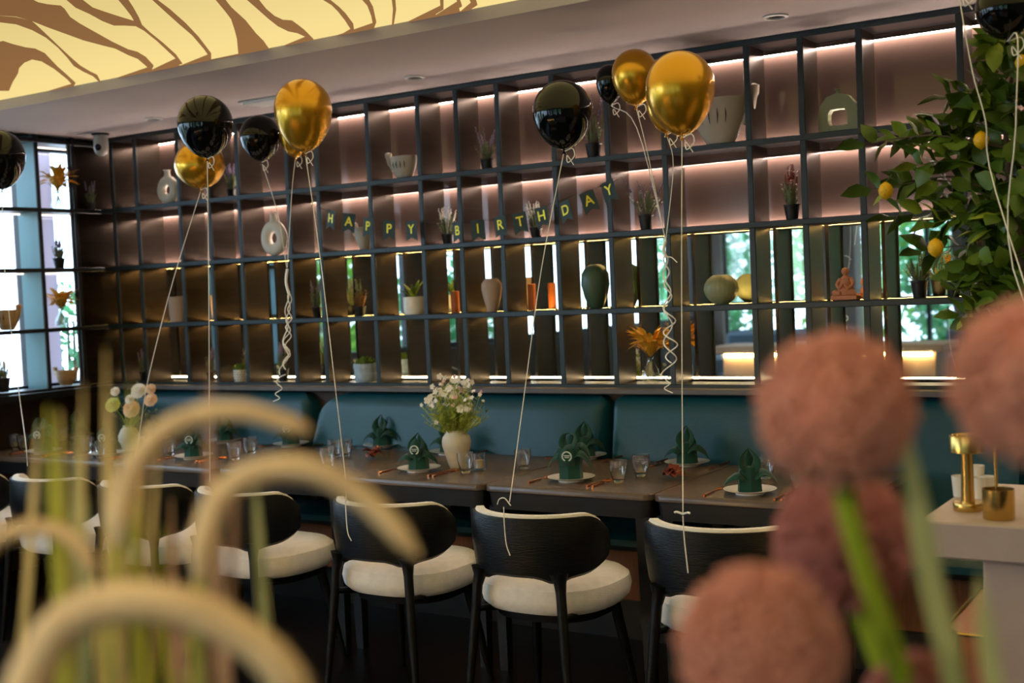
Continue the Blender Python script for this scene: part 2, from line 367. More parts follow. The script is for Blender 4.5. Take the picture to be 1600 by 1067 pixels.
MB().lathe([(.05, 0), (.05, -.008), (.03, -.01)], p, 20).build('base_ring', K['frame_black'], d)
ps = [pz(x, y, CZ-.006) for x, y in [(374, 158), (432, 148), (500, 152), (440, 165)]]
v = thing('air_vent', 'flat pale ceiling air vent behind the left gold balloon', 'vent', ps[0])
cc = sum(ps, Vector())/4
MB().box((cc.x, cc.y, CZ-.005), (.42, .17, .01), 0, .003).build('vent_frame', K['plastic'], v)
for k in range(5): MB().box((cc.x, cc.y-.06+k*.03, CZ-.013), (.38, .012, .008)).build('slat', K['plastic'], v, False)

# ================================================================== DISPLAY SHELF on the back wall
XS = [-6.095, -5.883, -5.523, -5.283, -5.046, -4.675, -4.459, -4.104, -3.775, -3.538, -3.295, -2.985, -2.701, -2.414, -2.015, -1.777, -1.531, -1.137, -.86, -.52, -.2, .15, .5, .9, 1.3, 1.7, 2.1, 2.4]
X0, X1 = -6.24, 2.45
D = .19; MY = .225
sh = thing('display_shelf', 'tall bronze-brown grid display shelf with glowing strips filling the back wall', 'shelf', ((X0+X1)/2, D/2, Z5))
for x in XS:
    MB().box((x, D/2+.006, (Z5+CZ)/2), (.016, D-.012, CZ-Z5-.002)).build('partition', K['fin'], sh, False)
    MB().box((x, .006, (Z5+CZ)/2), (.028, .014, CZ-Z5-.002), 0, .003).build('upright', K['frame'], sh, False)
MB().box((X0-.01, (-.19+D)/2, (Z5+CZ)/2), (.016, D+.19, CZ-Z5-.002)).build('corner_panel', K['fin'], sh, False)
for z in (Z5, Z4, Z3, Z2, CZ-.012):
    MB().box(((X0+X1)/2, D/2+.002, z), (X1-X0, D-.004, .018)).build('shelf_board', K['frame_black'], sh, False)
    MB().box(((X0+X1)/2, -.002, z), (X1-X0, .016, .026), 0, .003).build('front_rail', K['frame'], sh, False)
MB().box(((X0+X1)/2, MY+.006, (Z3+Z5)/2-.01), (X1-X0, .008, Z3-Z5-.004)).build('mirror_panel', K['mirror'], sh, False)
MB().box(((X0+X1)/2, MY+.006, (Z3+CZ)/2), (X1-X0, .008, CZ-Z3-.014)).build('frosted_panel', K['pink'], sh, False)
def led(z, up, m, Y=MY-.013, w=.014, lip=.0026, gap=.008):
    """slim light strip along a shelf board, facing up or down behind a small lip"""
    s = 1 if up else -1
    g = MB().box(((X0+X1)/2, Y-(gap/2 if lip else 0), z-s*.003), (X1-X0, w+gap, .006))
    if lip: g.box(((X0+X1)/2, Y-w/2-gap+.001, z+s*lip/2), (X1-X0, .002, lip))
    g.build('strip_profile', K['frame_black'], sh, False)
    if lip:
        zz = z+s*.0006; q = [(X0+.01, Y-w/2, zz), (X1-.01, Y-w/2, zz), (X1-.01, Y+w/2, zz), (X0+.01, Y+w/2, zz)]
        g = MB().add(q, [(0, 1, 2, 3) if up else (3, 2, 1, 0)])
    else: g = MB().box(((X0+X1)/2, Y, z+s*.0015), (X1-X0-.02, w, .002))
    tag(g.build('light_strip', m, sh, False), 'glowing %s strip' % ('pink-white' if m == K['led_up'] else 'golden'))
for z in (CZ+.012, Z2+.006): led(z-.052, False, K['led_up'])
for z in (Z2, Z3): led(z+.006, True, K['led_up'])
for z in (Z3, Z4): led(z-.0095, False, K['led_low'], .178, .007)
led(Z4+.0095, True, K['led_low'], .178, .007); led(Z5+.022, True, K['led_low2'], .20, .005, 0)

# left shelf in front of the window
sl = thing('window_shelf', 'black open grid shelf standing in front of the left window', 'shelf', (-6.3, -.7, Z5))
for y in (-.193, -.446, -.80, -1.12, -1.45):
    MB().box((-6.20, y, (Z5+CZ)/2), (.014, .026, CZ-Z5-.002), 0, .003).build('upright', K['frame_black'], sl, False)
    if y not in (-.193,): MB().box((-6.30, y, (Z5+CZ)/2), (.18, .014, CZ-Z5-.002)).build('partition', K['teal'], sl, False)
for z in (Z5, Z4, Z3, Z2, CZ-.035):
    MB().box((-6.297, -.735, z), (.19, 1.46, .018)).build('shelf_board', K['frame_black'], sl, False)
    MB().box((-6.198, -.735, z), (.014, 1.46, .024), 0, .003).build('front_rail', K['frame_black'], sl, False)
for z in (Z3, Z2, CZ-.035):
    MB().box((-6.375, -.735, z-.014), (.012, 1.40, .006)).build('light_strip', emit('cool_strip', (255, 240, 225), 3), sl, False)
# pale column and planting outside the left window
struct('trim_2', MB().box((-7.0, .10, 1.3), (.1, .24, 2.6)), K['column'])

# ================================================================== OUTSIDE, seen through the windows and in the mirror
struct('ground', MB().box((-3, -5, -.2), (26, 26, .1)), K['path'])
def bush(c, rx, ry, rz, n, m, label, cat='bush', grp=None, sz=.09, seed=1):
    rnd = random.Random(seed); e = thing('bush' if cat == 'bush' else 'tree', label, cat, (c[0], c[1], -.15), grp)
    g = MB()
    for i in range(n):
        u = rnd.gauss(0, 1), rnd.gauss(0, 1), rnd.gauss(0, 1); L = math.sqrt(sum(a*a for a in u)); k = rnd.uniform(.45, 1)
        p = Vector((c[0]+u[0]/L*rx*k, c[1]+u[1]/L*ry*k, max(-.05, c[2]+u[2]/L*rz*k)))
        a = Vector((rnd.uniform(-1, 1), rnd.uniform(-1, 1), rnd.uniform(-.8, .8))).normalized(); b = a.orthogonal().normalized(); s = sz*rnd.uniform(.6, 1.3)
        g.add([p-a*s, p+b*s*.4, p+a*s, p-b*s*.4], [(0, 1, 2, 3)])
    tag(g.build('foliage', m, e, False), kind='stuff')
    t = MB()
    for k in range(5):
        a = 2*PI*k/5; t.tube([(c[0], c[1], -.15), (c[0]+.05*math.cos(a), c[1]+.05*math.sin(a), c[2]*.4), (c[0]+rx*.5*math.cos(a), c[1]+ry*.5*math.sin(a), c[2]+rz*.3)], [.03, .022, .008], 6)
    t.build('trunk', K['bark'], e)
for i, (x, y, z, a, b, h) in enumerate([(-7.6, -11.6, 1.5, 1.1, .5, 1.5), (-5.6, -12.0, 1.9, 1.2, .5, 1.7), (-3.8, -11.6, 1.4, 1.1, .5, 1.4), (-2.0, -12.1, 1.9, 1.2, .5, 1.7), (-.2, -11.6, 1.5, 1.1, .5, 1.4), (1.6, -12.0, 1.8, 1.1, .5, 1.6)]):
    bush((x, y, z), a, b, h, 1900, K['hedge' if i % 2 else 'hedge2'], ('tall' if i % 2 else 'low')+' leafy garden bush outside the rear window, '+('first', 'second', 'third', 'fourth', 'fifth', 'last')[i]+' from the left wall', 'bush', 'bushes beyond the rear window', .12, i)
for i, (x, y, z, a, b, h) in enumerate([(-9.2, -3.0, 1.3, .5, 1.0, 1.3), (-9.5, -5.2, 1.5, .5, 1.0, 1.5), (-9.2, -7.2, 1.0, .5, 1.1, 1.0)]):
    bush((x, y, z), a, b, h, 1700, K['hedge' if i % 2 else 'hedge2'], 'leafy garden bush outside the long left window, %s the shelf wall' % ('nearest', 'midway from', 'farthest from')[i], 'bush', 'bushes beyond the left window', .12, 20+i)
bush((-7.15, .42, 1.25), .16, .22, .6, 260, K['hedge2'], 'slender green shrub outside the window beside the pale column', 'bush', None, .05, 40)

# reflected part of the room: bar counter with a lit niche, sofa
b = thing('bar_counter', 'long pale bar counter with golden light under its top, seen in the mirror', 'counter', (-3.3, -4.4, 0))
MB().box((-3.3, -4.4, .93), (1.9, .55, .06), 0, .006).build('countertop', K['counter'], b, False)
MB().box((-3.3, -4.43, .45), (1.75, .42, .9), 0, .005).build('body', K['counter'], b, False)
MB().box((-3.3, -4.2, .88), (1.7, .015, .02)).build('light_strip', K['led_low'], b, False)
for i, x in enumerate((-5.2, -2.6, -.4)):
    s = thing('sofa', 'steel blue velvet sofa, %s one along the rear window, seen in the mirror' % ('left', 'middle', 'right')[i], 'sofa', (x, -8.3, 0), 'sofas by the rear window')
    MB().box((x, -8.25, .27), (1.6, .7, .3), 0, .05).build('seat', K['sofa'], s)
    MB().box((x, -8.62, .5), (1.6, .16, .8), 0, .06).build('backrest', K['sofa'], s)
    for a in (-.72, .72):
        MB().box((x+a, -8.22, .42), (.16, .7, .42), 0, .05).build('armrest', K['sofa'], s)
        for yy in (-8.5, -7.98): MB().lathe([(.015, 0), (.02, .12)], (x+a, yy, 0), 8).build('leg', K['oak'], s)

# ================================================================== BANQUETTE
bq = thing('banquette', 'long dark teal leather wall banquette with brown wood base', 'bench', (-2.6, -.3, 0))
MB().box((-1.88, -.045, 1.036), (8.6, .10, .024), 0, .004).build('ledge', K['ledge'], bq, False)
MB().box((-1.88, .10, .5), (8.6, .24, 1.03)).build('backing', K['dark_brown'], bq, False)
def backrest(xa, xb, ra, rb):
    g = MB(); nx, nz_ = 48, 14; zb, zt = .47, 1.018; rs = []
    L = xb-xa
    for j in range(nz_+1):
        for_z = j/nz_; row = []
        z0 = zb+(zt-zb)*(1-(1-for_z)**1.3)
        for i in range(nx+1):
            u = i/nx; u = .5-.5*math.cos(PI*u); x = xa+u*L
            z = z0; xx = x
            # rounded upper corners
            for (xe, r, s) in ((xa, ra, 1), (xb, rb, -1)):
                d = (x-xe)*s
                if d < r and z > zt-r:
                    top = zt-r+math.sqrt(max(0, r*r-(r-d)**2)); z = zt-r+(z-(zt-r))*(top-(zt-r))/r
            ex = min(1, min(x-xa, xb-x)/.05); ez = min(1, (zt-z)/.06) if zt > z else 0
            y = -.035-.075*math.sqrt(max(0, 1-(1-ex)**2))*math.sqrt(max(0, 1-(1-max(ez, 0))**2))-.10*(1-for_z)**1.2*min(1, ex+.4)
            row.append(Vector((xx, y, z)))
        rs.append(row)
    vs = [p for r in rs for p in r]; n = nx+1
    fs = [(j*n+i, j*n+i+1, (j+1)*n+i+1, (j+1)*n+i) for j in range(nz_) for i in range(nx)]
    g.add(vs, fs)
    # sides and top back to the wall
    for (i0, flip) in ((0, 0), (nx, 1)):
        side = [rs[j][i0] for j in range(nz_+1)]; bk = [Vector((p.x, -.02, p.z)) for p in side]
        g.add(side+bk, [(j, j+1, nz_+1+j+1, nz_+1+j) for j in range(nz_)])
    top = rs[-1]; bk = [Vector((p.x, -.02, p.z)) for p in top]
    g.add(top+bk, [(i, i+1, n+i+1, n+i) for i in range(nx)])
    return g.build('back_cushion', K['leather'], bq)
secs = [(-6.16, -4.49, .08, .10), (-4.475, -2.70, .26, .07), (-2.685, -.90, .07, .07), (-.885, .9, .07, .07), (.915, 2.4, .07, .07)]
for a in secs:
    backrest(*a)
    MB().box(((a[0]+a[1])/2, -.36, .455), (a[1]-a[0], .40, .075), 0, .025).build('seat_cushion', K['leather'], bq)
MB().box((-1.88, -.30, .30), (8.6, .28, .235), 0, .004).build('wood_base', K['wood_panel'], bq, False)
MB().box((-1.88, -.28, .09), (8.6, .22, .18)).build('plinth', K['table_edge'], bq, False)

# ================================================================== TABLES
TZ = .75
def rrect(x0, x1, y0, y1, r, z, n=5):
    out = []
    for cx, cy, a0 in ((x1-r, y1-r, 0), (x0+r, y1-r, 90), (x0+r, y0+r, 180), (x1-r, y0+r, 270)):
        for k in range(n+1):
            a = math.radians(a0+90*k/n); out.append(Vector((cx+r*math.cos(a), cy+r*math.sin(a), z)))
    return out
XT = [-1.30, -2.04, -2.785, -3.53, -4.275, -5.02, -6.15]
tname = ['rightmost, behind the pink blooms', 'second from the right', 'under the white vase of wildflowers', 'fourth from the right, behind the cream grass plume', 'fifth from the right, mostly behind the grasses', 'leftmost beside the window wall']
for i in range(6):
    x1, x0 = XT[i]-.003, XT[i+1]+.003; y0, y1 = -1.01, -.235
    t = thing('dining_table', 'smoked brown dining table with black edge, '+tname[i], 'table', ((x0+x1)/2, (y0+y1)/2, 0), 'dining tables along the banquette')
    r = .035
    MB().rings([rrect(x0+.004, x1-.004, y0+.004, y1-.004, r, TZ-.028), rrect(x0, x1, y0, y1, r, TZ-.024), rrect(x0, x1, y0, y1, r, TZ-.004), rrect(x0+.003, x1-.003, y0+.003, y1-.003, r, TZ)]).build('tabletop', K['table'], t)
    MB().rings([rrect(x0+.015, x1-.015, y0+.015, y1-.015, r, TZ-.095), rrect(x0+.008, x1-.008, y0+.008, y1-.008, r, TZ-.03)]).build('apron', K['table_edge'], t)
    for a, bb in ((x0+.045, y0+.045), (x1-.045, y0+.045), (x0+.045, y1-.045), (x1-.045, y1-.045)):
        MB().rings([[Vector((a+u*h, bb+v2*h, z)) for u, v2 in ((-1, -1), (1, -1), (1, 1), (-1, 1))] for h, z in ((.018, 0), (.028, TZ-.09))]).build('leg', K['table_edge'], t, False)

# ================================================================== CHAIRS
def make_chair():
    c = thing('dining_chair', '', 'chair', (0, 0, 0), 'black oak dining chairs along the tables')
    R = .275; A = 80; n = 28
    def shell(ro, ri, zb, zt, endr):
        rs = []
        for i in range(n+1):
            a = math.radians(-90-A+2*A*i/n); e = abs(2*i/n-1)
            drop = endr*max(0, (e-.72)/.28)**2; rise = .045*max(0, (e-.62)/.38)**2
            m_ = .022*math.exp(-((e-.42)/.13)**2)
            b_, t_ = zb+rise-m_, zt-drop
            k = 1.0 if e < .9 else 1-.35*((e-.9)/.1)
            dx, dy = math.cos(a), math.sin(a); ro2 = ri+(ro-ri)*k
            h = min(.012, (t_-b_)*.2)
            rs.append([Vector((dx*q_, dy*q_*.96, z_)) for q_, z_ in ((ro2-.022, b_), (ro2-.006, b_+h), (ro2+.004, (b_+t_)/2), (ro2, t_-h*.6), (ro2-.004, t_), (ri+.002, t_), (ri, t_-h*.6), (ri-.014, b_+.01))])
        return MB().rings(rs)
    shell(R, R-.014, .548, .752, .06).build('backrest', K['oak'], c, local=True)
    shell(R-.013, R-.045, .575, .760, .06).build('back_pad', K['cream'], c, local=True)
    def se(ax, ay, z, n_=36, p=2.6, cy=.035):
        o = []
        for k in range(n_):
            a = 2*PI*k/n_; ca, sa = math.cos(a), math.sin(a)
            o.append(Vector((ax*math.copysign(abs(ca)**(2/p), ca), cy+ay*math.copysign(abs(sa)**(2/p), sa), z)))
        return o
    MB().rings([se(.20, .19, .405), se(.228, .22, .409), se(.248, .24, .43), se(.254, .246, .462), se(.247, .24, .495), se(.224, .216, .513), se(.165, .155, .519), se(.06, .05, .521)]).build('seat', K['cream'], c, local=True)
    MB().rings([se(.20, .19, .375), se(.205, .195, .406)]).build('seat_frame', K['oak'], c, local=True)
    for s in (-1, 1):
        MB().tube([(s*.158, -.208, .565), (s*.162, -.211, .535), (s*.168, -.218, .50), (s*.185, -.235, .30), (s*.214, -.262, 0)], [.034, .022, .0175, .0165, .010], 12).build('leg', K['oak'], c, local=True)
        MB().tube([(s*.165, .15, .405), (s*.19, .19, .2), (s*.215, .225, 0)], [.02, .017, .010], 12).build('leg', K['oak'], c, local=True)
        MB().tube([(s*.176, -.226, .42), (s*.165, -.10, .398), (s*.165, .13, .398)], [.012, .014, .012], 8).build('side_rail', K['oak'], c, local=True)
    return c
CH = [(-1.60, 2, 'ribbon tied over it, behind pink blooms'), (-2.285, 0, 'looped ribbon on it, right of centre'), (-2.93, 1, 'behind the drooping grass plume tip'), (-3.68, -2, 'framed by the cream grass arch'), (-4.28, 2, 'third from the left, half hidden'), (-4.90, 0, 'second from the left, behind blades'), (-5.55, 0, 'leftmost of all')]
proto = None
CHAIRS = []
for i, (x, rz, l) in enumerate(CH):
    o = make_chair() if i == 0 else copy_tree(proto)
    if i == 0: proto = o
    o.location = (x, -1.33, 0); o.rotation_euler = (0, 0, math.radians(rz)); o['label'] = 'black oak barrel chair with cream seat, '+l
    CHAIRS.append(o)

# ================================================================== THINGS ON THE SHELVES
SZ = {1: Z2+.0135, 2: Z3+.0135, 3: Z4+.0135, 4: Z5+.0135}
def spot(px, row, Y=.085):
    """point on the shelf of that row under image column px"""
    z = SZ[row]; lo, hi = -6.6, 2.
    # intersect the vertical image column with the shelf line at depth Y
    best = None
    for it in range(60):
        m = (lo+hi)/2; p = Vector((m, Y, z)); d = p-CAM; x = 800+F_PX*d.dot(CR)/d.dot(CF)
        if x < px: lo = m
        else: hi = m
    return Vector((m, Y, z))
def spotL(px, row, X=-6.28):
    z = SZ[row]; lo, hi = -3., 1.
    for it in range(60):
        m = (lo+hi)/2; p = Vector((X, m, z)); d = p-CAM; x = 800+F_PX*d.dot(CR)/d.dot(CF)
        if x < px: lo = m
        else: hi = m
    return Vector((X, m, z))
def pot(mb, p, r, h, tap=.75):
    return mb.lathe([(0, 0), (r*tap, 0), (r, h-.008), (r*1.08, h-.006), (r*1.08, h), (r*.92, h), (r*.9, h-.012), (0, h-.014)], p, 20, cap0=False, cap1=False)
def potted(p, r, h, H, label, bloom='lav', spread=.05, fol='sage', n=22, seed=0, name='potted_lavender', potm='pot_black', grp=None, cat='potted plant', spikes=7):
    rnd = random.Random(seed+int(p.x*1000)); e = thing(name, label, cat, p, grp)
    pot(MB(), p, r, h).build('pot', K[potm], e)
    g = MB()
    for i in range(n):
        a = rnd.uniform(0, 2*PI); s = spread*rnd.uniform(.3, 1); q0 = p+Vector((r*.5*math.cos(a), r*.5*math.sin(a), h-.015))
        q2 = p+Vector((s*math.cos(a), s*math.sin(a)*.7, h+(H-h)*rnd.uniform(.3, .62))); q1 = (q0+q2)/2+Vector((0, 0, .01))
        g.petal(curve([q0, q1, q2], 2), [.0016, .004, .005, .004, .001], (math.sin(a), -math.cos(a), 0), .2)
        for k in range(4):
            b = q0.lerp(q2, .35+.18*k); t = rnd.uniform(0, 2*PI); d = Vector((math.cos(t), math.sin(t), .6))*.014
            g.petal([b, b+d*.5, b+d], [.001, .004, .0008], (-math.sin(t), math.cos(t), 0), .2)
    tag(g.build('foliage', K[fol], e), kind='stuff')
    for i in range(spikes):
        a = rnd.uniform(0, 2*PI); s = spread*rnd.uniform(.2, 1); tp = p+Vector((s*math.cos(a)*1.1, s*math.sin(a)*.7, H*rnd.uniform(.8, 1.0)))
        b0 = p+Vector((r*.3*math.cos(a), r*.3*math.sin(a), h-.015)); f = MB(); L = (tp-b0)
        f.tube([b0, b0+L*.5, tp], [.0013]*3, 5); f.mi = 0
        for k in range(7):
            c = b0+L*(.66+.055*k)
            f.ball(c+Vector((rnd.uniform(-.003, .003), rnd.uniform(-.003, .003), 0)), .0065*(1-.08*k), 6)
        f.build('flower_spike', K[bloom], e)
    return e
def vase(p, prof, m, label, name='vase', cat='vase', n=32, grp=None):
    o = MB().lathe(prof, p, n, cap0=False, cap1=False).build(name, K[m] if isinstance(m, str) else m); return tag(o, label, cat, grp)
def sc(prof, r, h): return [(a*r, b*h) for a, b in prof]

def donut(p, w, h, label):
    """ring vase with short neck, its hole seen from the front"""
    e = thing('ring_vase', label, 'vase', p, 'white ring vases'); R = w/2; ro = R*.36; rm = R-ro; cz = h*.46; g = MB(); rs = []
    for i in range(36):
        a = 2*PI*i/36; sq = 1+.10*max(0, math.sin(a)); rs.append([p+Vector(((rm+ro*math.cos(t))*math.cos(a), .55*ro*math.sin(t)*1.4, cz+(rm*1.12*sq+ro*1.12*math.cos(t))*math.sin(a)*1.0)) for t in [2*PI*k/14 for k in range(14)]])
    rs.append(rs[0]); g.rings(rs, False, False)
    lo = min(v.z for v in g.v); 
    hi = max(v.z for v in g.v); kz = .84*h/(hi-lo)
    for v in g.v: v.z = p.z+(v.z-lo)*kz
    hi = max(v.z for v in g.v)
    g.build('ring_body', K['offwhite'], e)
    MB().lathe([(R*.26, -.014), (R*.2, .01), (R*.2, h-(hi-p.z)-.004), (R*.3, h-(hi-p.z)), (R*.2, h-(hi-p.z)), (R*.14, 0)], (p.x, p.y, hi), 18, cap0=False).build('neck', K['offwhite'], e)
def cupbowl(p, w, h, label, m='grey_cer', ears=1, slits=True, name='handled_bowl', cat='bowl', th=.05):
    e = thing(name, label, cat, p, None); g = MB(); R = w*.40
    prof = [(R*.50, 0), (R*.52, h*.02), (R*.72, h*.16), (R*.92, h*.38), (R, h*.6), (R*1.02, h*.78), (R*.95, h*.78), (R*.9, h*.6), (R*.6, h*.15), (0, h*.1)]
    g.lathe([(0, 0)]+prof, p, 28, cap0=False, cap1=False, sy=min(1, th/R)).build('bowl_body', K[m], e)
    for s in ((1, -1) if ears == 2 else (ears,)):
        q = p+Vector((s*R*1.0, 0, h*.62)); t = MB()
        t.tube(curve([p+Vector((s*R*.9, 0, h*.3)), p+Vector((s*R*1.15, 0, h*.55)), p+Vector((s*R*1.28, 0, h*.82)), p+Vector((s*R*1.3, 0, h*.97))], 4), [h*.06]*4+[h*.1]*4+[h*.12]*4+[h*.05], 10).build('ear_handle', K[m], e)
    if slits:
        for k in range(4):
            x = (-.45+.3*k)*R; y = -min(1, th/R)*math.sqrt(max(0, R*R*.94-x*x)); s = -1 if k < 2 else 1
            MB().tube([p+Vector((x, y-.001, h*.60)), p+Vector((x*1.0+s*.003, y-.0015, h*.48)), p+Vector((x*.96, y+.003, h*.34))], [.0008, .0028, .0008], 6).build('slit', K['slit'], e)
    return e

potted(Vector((-6.205, -.075, SZ[1])), .026, .042, .17, 'potted lavender in the top corner beside the window', seed=1, spread=.045, grp='lavender pots')
p = spot(264, 1, .07); donut(p, .17, .20, 'white ring vase left of the gold balloon, top row')
potted(spot(362, 1, .10), .024, .05, .20, 'dim lavender pot between the two left black balloons', seed=2, grp='lavender pots')
p = spot(632, 1, .06); cupbowl(p, .19, .145, 'grey handled bowl with dark slits on the top row, left', ears=-1)
potted(spot(762, 1, .08), .034, .055, .215, 'potted lavender on the top row, left of the tall black balloon', seed=3, spread=.07, grp='lavender pots')
potted(spot(928, 1, .07), .038, .07, .30, 'tall potted lavender behind the right edge of the black balloon', seed=4, spread=.07, grp='lavender pots')
p = spot(1126, 1, .06); cupbowl(p, .30, .255, 'large grey handled bowl with dark slits behind the biggest gold balloon', ears=1, th=.075)
# green arch vase
p = spot(1312, 1, .09); e = thing('arch_vase', 'sage green arch-shaped vase with a square hole', 'vase', p)
g = MB(); rs = []
out = [(-.08, 0), (-.085, .06), (-.075, .115), (-.045, .15), (0, .163), (.045, .15), (.075, .115), (.085, .06), (.08, 0)]
inn = [(-.04, .03), (-.042, .055), (-.04, .08), (-.03, .095), (0, .098), (.03, .095), (.04, .08), (.042, .055), (.04, .03)]
def ringrow(y, k, i): return None
F0 = [p+Vector((a, -.022, b)) for a, b in out]; B0 = [p+Vector((a, .022, b)) for a, b in out]
F1 = [p+Vector((a, -.022, b)) for a, b in inn]; B1 = [p+Vector((a, .022, b)) for a, b in inn]
n = 9
for i in range(n):
    j = (i+1) % n
    g.add([F0[i], F0[j], F1[j], F1[i]], [(0, 1, 2, 3)]); g.add([B0[i], B0[j], B1[j], B1[i]], [(3, 2, 1, 0)])
    g.add([F0[i], F0[j], B0[j], B0[i]], [(3, 2, 1, 0)]); g.add([F1[i], F1[j], B1[j], B1[i]], [(0, 1, 2, 3)])
g.build('vase_body', K['sage_vase'], e, False)
MB().lathe([(.014, 0), (.01, .012), (.016, .022), (.008, .022)], p+Vector((0, 0, .16)), 14, cap0=False).build('spout', K['sage_vase'], e)

p = spot(430, 2, .04); donut(p, .185, .235, 'white ring vase on the second row, behind the curled ribbon')
# stone cup sculpture with narrow stems
p = spot(570, 2, .06); cupbowl(p, .12, .15, 'pale grey handled cup behind the banner pennants', ears=2, slits=False, name='handled_cup', cat='cup')
potted(spot(700, 2, .09), .03, .05, .20, 'pale dried posy in a dark pot behind the banner gap', bloom='petal_w', seed=6, name='potted_flowers', spread=.06)
potted(spot(838, 2, .09), .03, .05, .19, 'dim dried posy behind the banner letters T and H', bloom='petal_w', seed=16, name='potted_flowers', spread=.06)
potted(spot(1010, 2, .07), .034, .07, .25, 'potted lavender on the second row, right of the banner', seed=7, spread=.10, grp='lavender pots')
potted(spot(1238, 2, .07), .033, .066, .235, 'potted heather with dark red blooms on the second row', bloom='dark_red', seed=8, name='potted_heather', spread=.05)

vase(spot(280, 3, .06), [(0, 0), (.048, 0), (.055, .06), (.057, .15), (.05, .15), (.048, .02), (0, .015)], 'beige_vase', 'plain beige cylinder vase on the third row, far left', 'cylinder_vase')
potted(spot(496, 3, .08), .026, .055, .235, 'potted lavender on the third row, beside the straight ribbon', seed=9, spread=.05, grp='lavender pots')
e = potted(spot(563, 3, .12), .03, .05, .20, 'dim dried brown plant on the third row, left of the succulent', bloom='sage', fol='dim_leaf', seed=10, name='dried_plant', spread=.05, spikes=4)
p = spot(648, 3, .05); e = thing('succulent_pot', 'white ribbed pot holding a dark green succulent', 'potted plant', p)
MB().lathe([(0, 0), (.052, 0), (.056, .02), (.058, .09), (.052, .09), (.05, .075), (0, .075)], p, 28, cap0=False, cap1=False).build('pot', K['white'], e)
rnd = random.Random(5)
for k in range(9):
    a = 2*PI*k/9+.3; s = rnd.uniform(.03, .07); h = rnd.uniform(.05, .11)
    MB().petal(curve([p+Vector((0, 0, .07)), p+Vector((s*.5*math.cos(a), s*.5*math.sin(a), .07+h*.6)), p+Vector((s*math.cos(a), s*math.sin(a), .07+h))], 3), [.006, .011, .014, .013, .010, .006, .001], (-math.sin(a), math.cos(a), 0), .35).build('leaf', K['leaf'] if k % 3 else K['leaf2'], e, solid=.002)
def candle(p, r, h, label):
    e = thing('pillar_candle', label, 'candle', p)
    MB().lathe([(0, 0), (r, 0), (r, h-.004), (r-.004, h), (0, h-.003)], p, 20, cap0=False, cap1=False).build('wax', K['amber'], e)
    MB().tube([p+Vector((0, 0, h-.004)), p+Vector((.001, 0, h+.008))], .001, 5).build('wick', K['slit'], e)
candle(spot(712, 3, .12), .022, .11, 'amber orange pillar candle left of the beige shouldered vase')
vase(spot(770, 3, .05), sc([(0, 0), (.45, 0), (.5, .02), (.82, .4), (1, .68), (.96, .85), (.72, .95), (.6, .97), (.6, 1), (.5, 1), (.5, .9), (0, .85)], .052, .165), 'beige_vase', 'beige shouldered vase on the third row', 'shouldered_vase')
candle(spot(832, 3, .13), .020, .13, 'amber orange pillar candle behind the diagonal ribbon')
vase(spot(932, 3, .06), sc([(0, 0), (.42, 0), (.48, .02), (.8, .25), (1, .55), (.94, .8), (.66, .95), (.35, 1), (.3, .97), (0, .9)], .068, .205), 'green_vase', 'dark green egg-shaped vase on the third row', 'egg_vase')
p = spot(1128, 3, .055); e = thing('round_vase', 'round ribbed sage green vase with a dark neck hole', 'vase', p); g = MB(); rs = []
for z, r_ in [(0, .030), (.004, .034), (.02, .055), (.04, .069), (.065, .077), (.09, .073), (.11, .06), (.125, .042), (.13, .03)]:
    rs.append([p+Vector((r_*(1+.012*math.cos(24*a))*math.cos(a), r_*(1+.012*math.cos(24*a))*math.sin(a), z)) for a in [2*PI*k/96 for k in range(96)]])
g.rings(rs, True, False).build('vase_body', K['sage_vase'], e)
MB().lathe([(.03, 0), (.026, 0), (.028, -.02), (.0, -.03)], p+Vector((0, 0, .13)), 20, cap0=False, cap1=False).build('neck', K['slit'], e)
# kneeling clay figurine
p = spot(1322, 3, .06); e = thing('clay_figurine', 'small terracotta figurine kneeling on a block with joined hands', 'figurine', p)
MB().box(p+Vector((0, 0, .011)), (.11, .06, .022), 0, .004).build('base_block', K['terracotta'], e)
g = MB(); q = p+Vector((0, 0, .022))
g.lathe([(0, 0), (.036, .0), (.04, .012), (.032, .03), (.024, .05), (.022, .07), (.012, .078), (.008, .086)], q, 18, cap0=False, sx=1, sy=.8)
g.ball(q+Vector((0, 0, .098)), .0165, 14)
for s in (-1, 1):
    g.tube(curve([q+Vector((s*.022, 0, .068)), q+Vector((s*.034, -.008, .045)), q+Vector((s*.018, -.026, .03)), q+Vector((s*.002, -.03, .05))], 3), [.008]*4+[.007]*3+[.0065]*2+[.004], 8)
    g.tube([q+Vector((s*.02, 0, .012)), q+Vector((s*.04, -.022, .01)), q+Vector((s*.012, -.034, .008))], [.014, .012, .008], 8)
g.build('figure', K['terracotta'], e)
potted(spot(1437, 3, .07), .033, .07, .19, 'dry grey heather in a black pot on the third row, right', bloom='sage', seed=11, name='potted_heather', spread=.075)
potted(spot(1490, 3, .10), .03, .06, .18, 'yellow-green potted plant beside the dry heather', bloom='yellow', fol='leaf2', seed=12, name='potted_plant', spread=.06)

